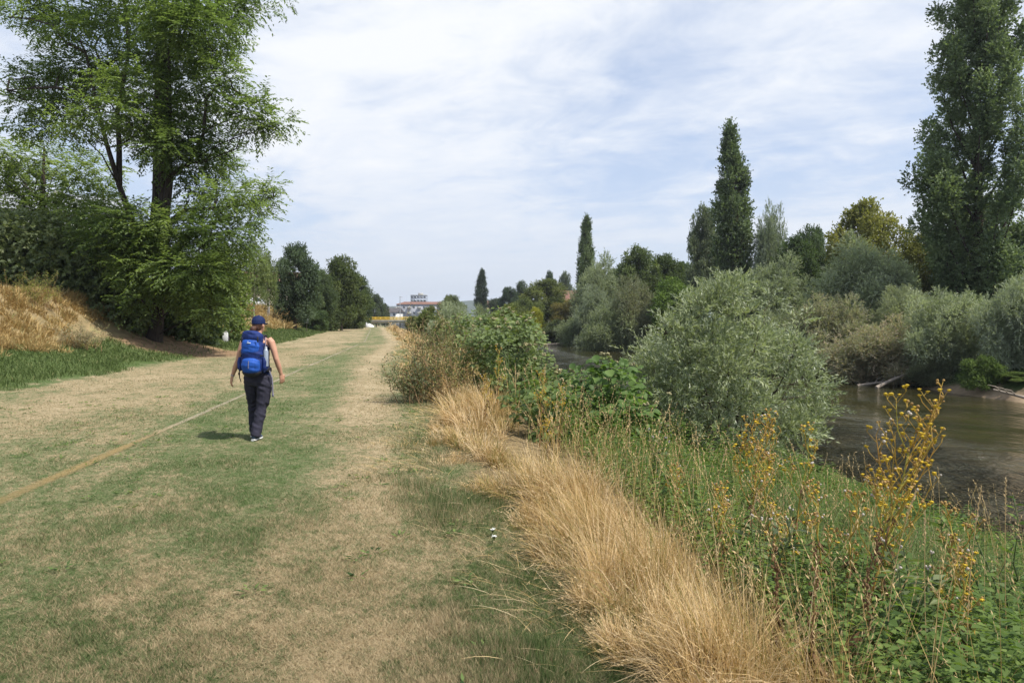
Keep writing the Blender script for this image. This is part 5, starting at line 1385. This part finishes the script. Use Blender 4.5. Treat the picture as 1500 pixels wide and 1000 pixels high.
for s in (-1, 1):
    b = MB(); loft(b, [(s * .160, -.19, .96), (s * .172, -.19, 1.0), (s * .176, -.19, 1.08), (s * .168, -.19, 1.14)], [.03, .042, .042, .032], [.06, .078, .080, .062], 14); fuse(b, 'side_pocket', DKBLUE, pack, .007, 3)
    b = MB(); loft(b, [(s * .085, -.10, 1.40), (s * .098, -.04, 1.432), (s * .100, .03, 1.432), (s * .102, .095, 1.36), (s * .112, .115, 1.24), (s * .135, .08, 1.12), (s * .150, -.03, 1.04), (s * .14, -.13, 1.00)], [.026, .028, .028, .027, .024, .014, .012, .012], .010, 10); b.build('shoulder_strap', BLK, pack, smooth=True)
    b = MB(); loft(b, [(s * .150, -.15, .985), (s * .190, -.06, .965), (s * .192, .03, .955), (s * .13, .135, .95), (s * .03, .162, .95)], [.030, .034, .030, .020, .016], .008, 10, (0, 0, 1)); b.build('hip_belt', BLK, pack, smooth=True)
b = MB(); b.tube([(.165, -.12, 1.40), (.168, -.15, 1.36), (.162, -.17, 1.22)], [.006, .006, .006], 6); b.tube([(.205, -.10, .95), (.235, -.08, .85), (.242, -.07, .74), (.246, -.075, .62)], [.010, .011, .010, .012], 6); b.box((.247, -.076, .61), (.026, .012, .04)); b.build('loose_strap', GREYS, pack)
b = MB(); b.tube([(-.19, -.10, .98), (-.226, -.10, .94), (-.222, -.10, .86), (-.205, -.09, .80)], [.008, .008, .007, .006], 6); b.box((-.228, -.10, .91), (.024, .014, .034)); b.build('buckle_strap', BLK, pack)
b = MB(); loft(b, [(.178, -.205, 1.02), (.178, -.205, 1.10), (.177, -.203, 1.22), (.176, -.202, 1.245), (.176, -.2, 1.26)], [.034, .034, .034, .024, .014], [.034, .034, .034, .024, .014], 14)
bt = thing('water_bottle', 'clear water bottle in the right side pocket of the blue backpack', 'bottle', (hx, hy, hz), radians(3)); b.build('bottle_body', simple('clear_plastic', (.26, .30, .36), .15, .6, .1), bt, smooth=True)
b = MB(); loft(b, [(.176, -.2, 1.258), (.176, -.2, 1.285)], [.016, .016], [.016, .016], 12); b.build('cap', simple('bottle_cap', (.55, .57, .6), .4, .4, .05), bt, smooth=True)
# ------------------------------------------------------------------ things built by people
CONC = simple('concrete', (.42, .41, .38), .9, .2, .2, .8, .2); RENDERW = simple('white_render', (.62, .61, .58), .9, .2, .12, .2); TERRA = simple('roof_tile', (.21, .115, .085), .9, .15, .25, .6)
GLASS = simple('window_glass', (.06, .075, .10), .12, .6, .3, .3); YELLOW = simple('yellow_paint', (.78, .52, .06), .6, .3, .12, 1.5); STEEL = simple('galvanised', (.36, .37, .38), .55, .4, .15, 3, 0, .3); GREYR = simple('grey_render', (.40, .41, .44), .9, .2, .12, .2)
DKF = simple('dark_frame', (.05, .05, .05), .7, .3)
def gable(mb, w, d, z0, h, ov=.5, hip=0.):
    a, b_ = w / 2 + ov, d / 2 + ov
    V = [[-a, -b_, z0], [a, -b_, z0], [a, b_, z0], [-a, b_, z0], [-a + hip, 0, z0 + h], [a - hip, 0, z0 + h]]
    mb.add(V, [[0, 1, 5, 4], [2, 3, 4, 5]]); mb.add(V, [[1, 2, 5], [3, 0, 4]]); mb.add(V, [[3, 2, 1, 0]])
def house(name, label, cat, loc, rz, w, d, h, roof_h, nwx, floors, wallm, roofm=None, flat=False, hip=0., balcony=False, ww=1.1, wh=1.3):
    root = thing(name, label, cat, loc, rz); b = MB(); b.box((0, 0, h / 2 - 1.5), (w, d, h + 3)); b.build('wall', wallm, root)
    r = MB()
    if flat: r.box((0, 0, h + .18), (w + .5, d + .5, .36)); r.box((w * .1, 0, h + 1.3), (w * .3, d * .4, 1.9))
    else: gable(r, w, d, h + .003, roof_h, .5, hip)
    ro = r.build('roof', roofm or CONC, root)
    if not flat:
        c = MB(); c.box((w * .22, d * .12, h + roof_h * .85), (.7, .7, 1.6)); c.build('chimney', CONC, ro)
    fh = h / floors
    for f in range(floors):
        for i in range(nwx):
            x = -w / 2 + (i + .5) * w / nwx; z = f * fh + fh * .52
            fr = MB(); fr.box((x, -d / 2 - .03, z), (ww, .10, wh)); fo = fr.build('window', RENDERW if wallm is not RENDERW else GREYR, root)
            g_ = MB(); g_.box((x, -d / 2 - .085, z), (ww - .16, .02, wh - .16)); g_.build('pane', GLASS, fo)
            if balcony and i % 2 == 0:
                q = MB(); q.box((x, -d / 2 - .75, z - wh * .62), (w / nwx * .86, 1.3, .16)); q.box((x, -d / 2 - 1.38, z - wh * .62 + .55), (w / nwx * .86, .06, .9)); q.build('balcony', GREYR if wallm is RENDERW else CONC, root)
    return root
def gz(px, Y): return at(px, Y)
X, Y, Z = at(618, 420); house('apartment_block', 'long low block of flats with a red-brown tiled roof behind the bridge', 'building', (X + 3, Y, 0.5), .10, 36, 12, 10.0, 1.7, 12, 3, GREYR, TERRA, hip=5, balcony=True)
X, Y, Z = at(614, 620); house('tower_block', 'distant flat-roofed tower block rising over the red-brown roof', 'building', (X, Y, 0.5), .05, 14, 14, 22.3, 0, 5, 7, simple('bluish_cladding', (.26, .29, .35), .8, .2, .1, .2), None, True, ww=2.2, wh=1.6)
X, Y, Z = at(574, 360); house('white_house', 'small white house with a dark roof left of the mast', 'building', (X, Y, 0.5), -.2, 9, 9, 4.6, 2.4, 3, 2, RENDERW, simple('dark_roof', (.10, .09, .09), .9, .15, .2, .6))
X, Y, Z = at(838, 200); house('red_roofed_house', 'house with a red tiled roof half hidden behind the round green tree', 'building', (X, Y, Z), .35, 12, 9, 6.0, 3.4, 4, 2, simple('cream_render', (.55, .48, .38), .9, .2, .12, .2), TERRA)
X, Y, Z = at(720, 300); house('white_house', 'tiny white house right of the far poplar', 'building', (X, Y, Z), .2, 9, 8, 6.4, 2.8, 3, 2, RENDERW, TERRA)
X, Y, Z = at(8, 62); house('apartment_house', 'pale building glimpsed through the leaves at the left edge of the photo', 'building', (X, Y, Z), .5, 18, 11, 7.6, 2.4, 6, 3, RENDERW, simple('grey_roof', (.34, .35, .37), .8, .2, .2, .6))
X, Y, Z = at(385, 105); house('apartment_house', 'beige building glimpsed between the birch trunks on top of the embankment', 'building', (X, Y, Z), .3, 13, 9, 4.2, 1.8, 5, 2, simple('beige_render', (.45, .38, .30), .9, .2, .12, .2), TERRA)

# bridge with yellow railings
BY = 205.; bx0 = (538 - CX) / FPX * BY; bx1 = (748 - CX) / FPX * BY
root = thing('bridge', 'low concrete bridge with yellow railings crossing the end of the path', 'bridge', (bx0, BY, 0))
L = bx1 - bx0
b = MB(); b.box((L / 2, 0, .82), (L, 9, .75)); b.box((L / 2, -4.6, 1.08), (L, .35, .45)); b.build('deck', CONC, root)
for s in (-1, 1):
    b = MB()
    for z in (1.45, 1.78, 2.12): b.box((L / 2, s * 4.5, z), (L, .10, .24))
    for i in range(int(L / 1.6) + 1): b.box((i * 1.6 + .05, s * 4.5, 1.72), (.10, .12, .80))
    b.build('railing', YELLOW, root)
for xp in (L * .30, L * .62, L * .98):
    b = MB(); b.box((xp, 0, -1.2), (.8, 7, 3.25)); b.build('pier', CONC, root)
b = MB(); b.box((-1.2, 0, -.3), (2.4, 9.4, 2.9)); b.build('abutment', CONC, root)
# mast at the bridge
X = (586 - CX) / FPX * 208; root = thing('lamp_mast', 'tall grey mast standing beside the yellow bridge', 'mast', (X, 208, 0)); b = MB(); b.tube([(0, 0, -1), (0, 0, 4), (0, 0, zpy(434, 208))], [.16, .13, .08], 8); b.build('pole', STEEL, root, smooth=True); b = MB(); b.box((.3, 0, zpy(435, 208)), (.8, .25, .14)); b.build('lamp_head', STEEL, root)
# pale concrete ramp down from the embankment
X0 = np.array([[532, 166, .9], [536, 166, .9], [548, 152, -.15], [541, 150, -.15]])
V = np.array([[(p - CX) / FPX * y, y, z] for p, y, z in X0]); V = np.concatenate([V + [0, 0, .25], V - [0, 0, 1.2]])
root = build('ramp', V, [np.array([[0, 1, 2, 3], [7, 6, 5, 4], [0, 4, 5, 1], [1, 5, 6, 2], [2, 6, 7, 3], [3, 7, 4, 0]])], simple('pale_concrete', (.66, .65, .62), .9, .2, .1, .5)); tag(root, 'pale concrete ramp running down to the path near the bridge', 'ramp')

# grey sign on a post
X, Y, Z = at(449, 75.); root = thing('path_sign', 'small grey sign on a thin post at the left side of the path', 'sign', (X, Y, Z)); b = MB(); b.tube([(0, 0, -.2), (0, 0, .8), (0, 0, 1.7)], [.04, .04, .04], 8); b.build('post', simple('brown_post', (.16, .12, .09), .8, .2), root, smooth=True)
b = MB(); b.box((0, -.06, 1.38), (.42, .03, .78), bev=.015); b.build('panel', simple('sign_grey', (.42, .45, .50), .6, .3, .15, 4), root)
# marker post
X, Y, Z = at(330, 38.5); root = thing('marker_post', 'short pale square marker post by the verge left of the hiker', 'post', (X, Y, Z), .35); b = MB(); b.box((0, 0, .25), (.30, .26, .74), bev=.03); b.build('post', simple('pale_stone', (.55, .55, .56), .8, .25, .15, 6, .2), root); b = MB(); b.box((0, 0, .635), (.34, .30, .035), bev=.012); b.build('top', CONC, root)
# thin posts and a parked car glimpsed on the embankment
for px, Y, h, lab in ((394, 71, 1.9, 'pale thin post on the embankment between the birch trunks'),):
    x, y, z = at(px, Y); root = thing('fence_post', lab, 'post', (x, y, z)); b = MB(); b.tube([(0, 0, -.2), (0, 0, h * .5), (0, 0, h)], [.07, .07, .065], 8); b.build('post', STEEL, root, smooth=True); b = MB(); b.ellipsoid((0, 0, h), (.08, .08, .05)); b.build('cap', STEEL, root, smooth=True)
x, y, z = at(368, 84); root = thing('parked_car', 'white car glimpsed through the leaves on top of the embankment', 'car', (x, y, z), 1.45)
b = MB()
sec = [(-2.1, .35, .72), (-2.0, .32, .98), (-1.3, .30, 1.05), (-.75, .30, 1.46), (.7, .30, 1.50), (1.35, .30, 1.02), (2.0, .32, .90), (2.1, .36, .6)]
V = []; 
for x_, z0, z1 in sec:
    ww = .86 if z1 < 1.2 else .74
    V += [[x_, -.86, z0], [x_, -.88, min(z1, .85)], [x_, -ww, z1], [x_, ww, z1], [x_, .88, min(z1, .85)], [x_, .86, z0]]
F = [[r * 6 + i, r * 6 + (i + 1) % 6, (r + 1) * 6 + (i + 1) % 6, (r + 1) * 6 + i] for r in range(7) for i in range(6)]
b.add(V, F); b.add(V, [[0, 1, 2, 3, 4, 5], [47, 46, 45, 44, 43, 42]]); b.build('body', simple('white_car_paint', (.68, .69, .70), .25, .5, .03), root, smooth=False)
for s in (-1, 1):
    g_ = MB(); g_.add([[-.85, s * .87, 1.0], [1.05, s * .87, 1.0], [.65, s * .765, 1.42], [-.65, s * .765, 1.42]], [[0, 1, 2, 3]]); g_.build('side_window', GLASS, root)
    for xx_ in (-1.3, 1.3):
        w_ = MB(); w_.tube([(xx_, s * .70, .31), (xx_, s * .80, .31), (xx_, s * .90, .31)], [.31, .32, .30], 18); wo_ = w_.build('wheel', BLK, root, smooth=True); r_ = MB(); r_.tube([(xx_, s * .895, .31), (xx_, s * .91, .31)], [.19, .18], 14); r_.build('rim', STEEL, wo_)

# bleached driftwood on the far shore
WOOD = simple('bleached_wood', (.30, .25, .20), .9, .15, .3, 3, .4)
def log(label, px, Y, py, L, rz, tilt, r=.11):
    X = (px - CX) / FPX * Y; root = thing('driftwood_log', label, 'log', (X, Y, zpy(py, Y)), rz); b = MB()
    p = np.array([[(t - .5) * L, .06 * math.sin(5 * t), (t - .4) * L * tilt] for t in np.linspace(0, 1, 7)]); b.tube(p, np.linspace(r, r * .45, 7), 8)
    for q in (3, 4, 5): b.tube([p[q], p[q] + np.array([.2, .25, .22]), p[q] + np.array([.5, .4, .3])], [r * .35, r * .25, r * .1], 5)
    b.build('log', WOOD, root, smooth=True)
log('bleached log jutting from the dark far shore under the brownish overhanging bush', 1312, 36.5, 557, 2.6, .3, .35)
log('short bleached log at the far water edge left of the longer one', 1282, 37.5, 562, 1.8, -.2, .18, .09)
log('dark fallen branch lying half in the water by the sandy far shore', 1488, 29.6, 580, 1.6, 2.6, .25, .08)
log('long thin bleached log on the far shore in the gap left of the near willow', 832, 97, 503, 7., -.1, .08, .16)
# ------------------------------------------------------------------ the air between: far things fade a little
m, t, out = newmat('summer_haze')
v = t.new('ShaderNodeVolumePrincipled'); v.inputs['Color'].default_value = (.86, .91, 1., 1); v.inputs['Density'].default_value = .0002; v.inputs['Anisotropy'].default_value = .2
t.l.new(v.outputs[0], out.inputs['Volume'])
b = MB(); b.box((0, 1500, 70), (8200, 8000, 156)); o = b.build('haze', m); tag(o, 'thin pale summer haze lying over the valley', 'haze', kind='stuff')
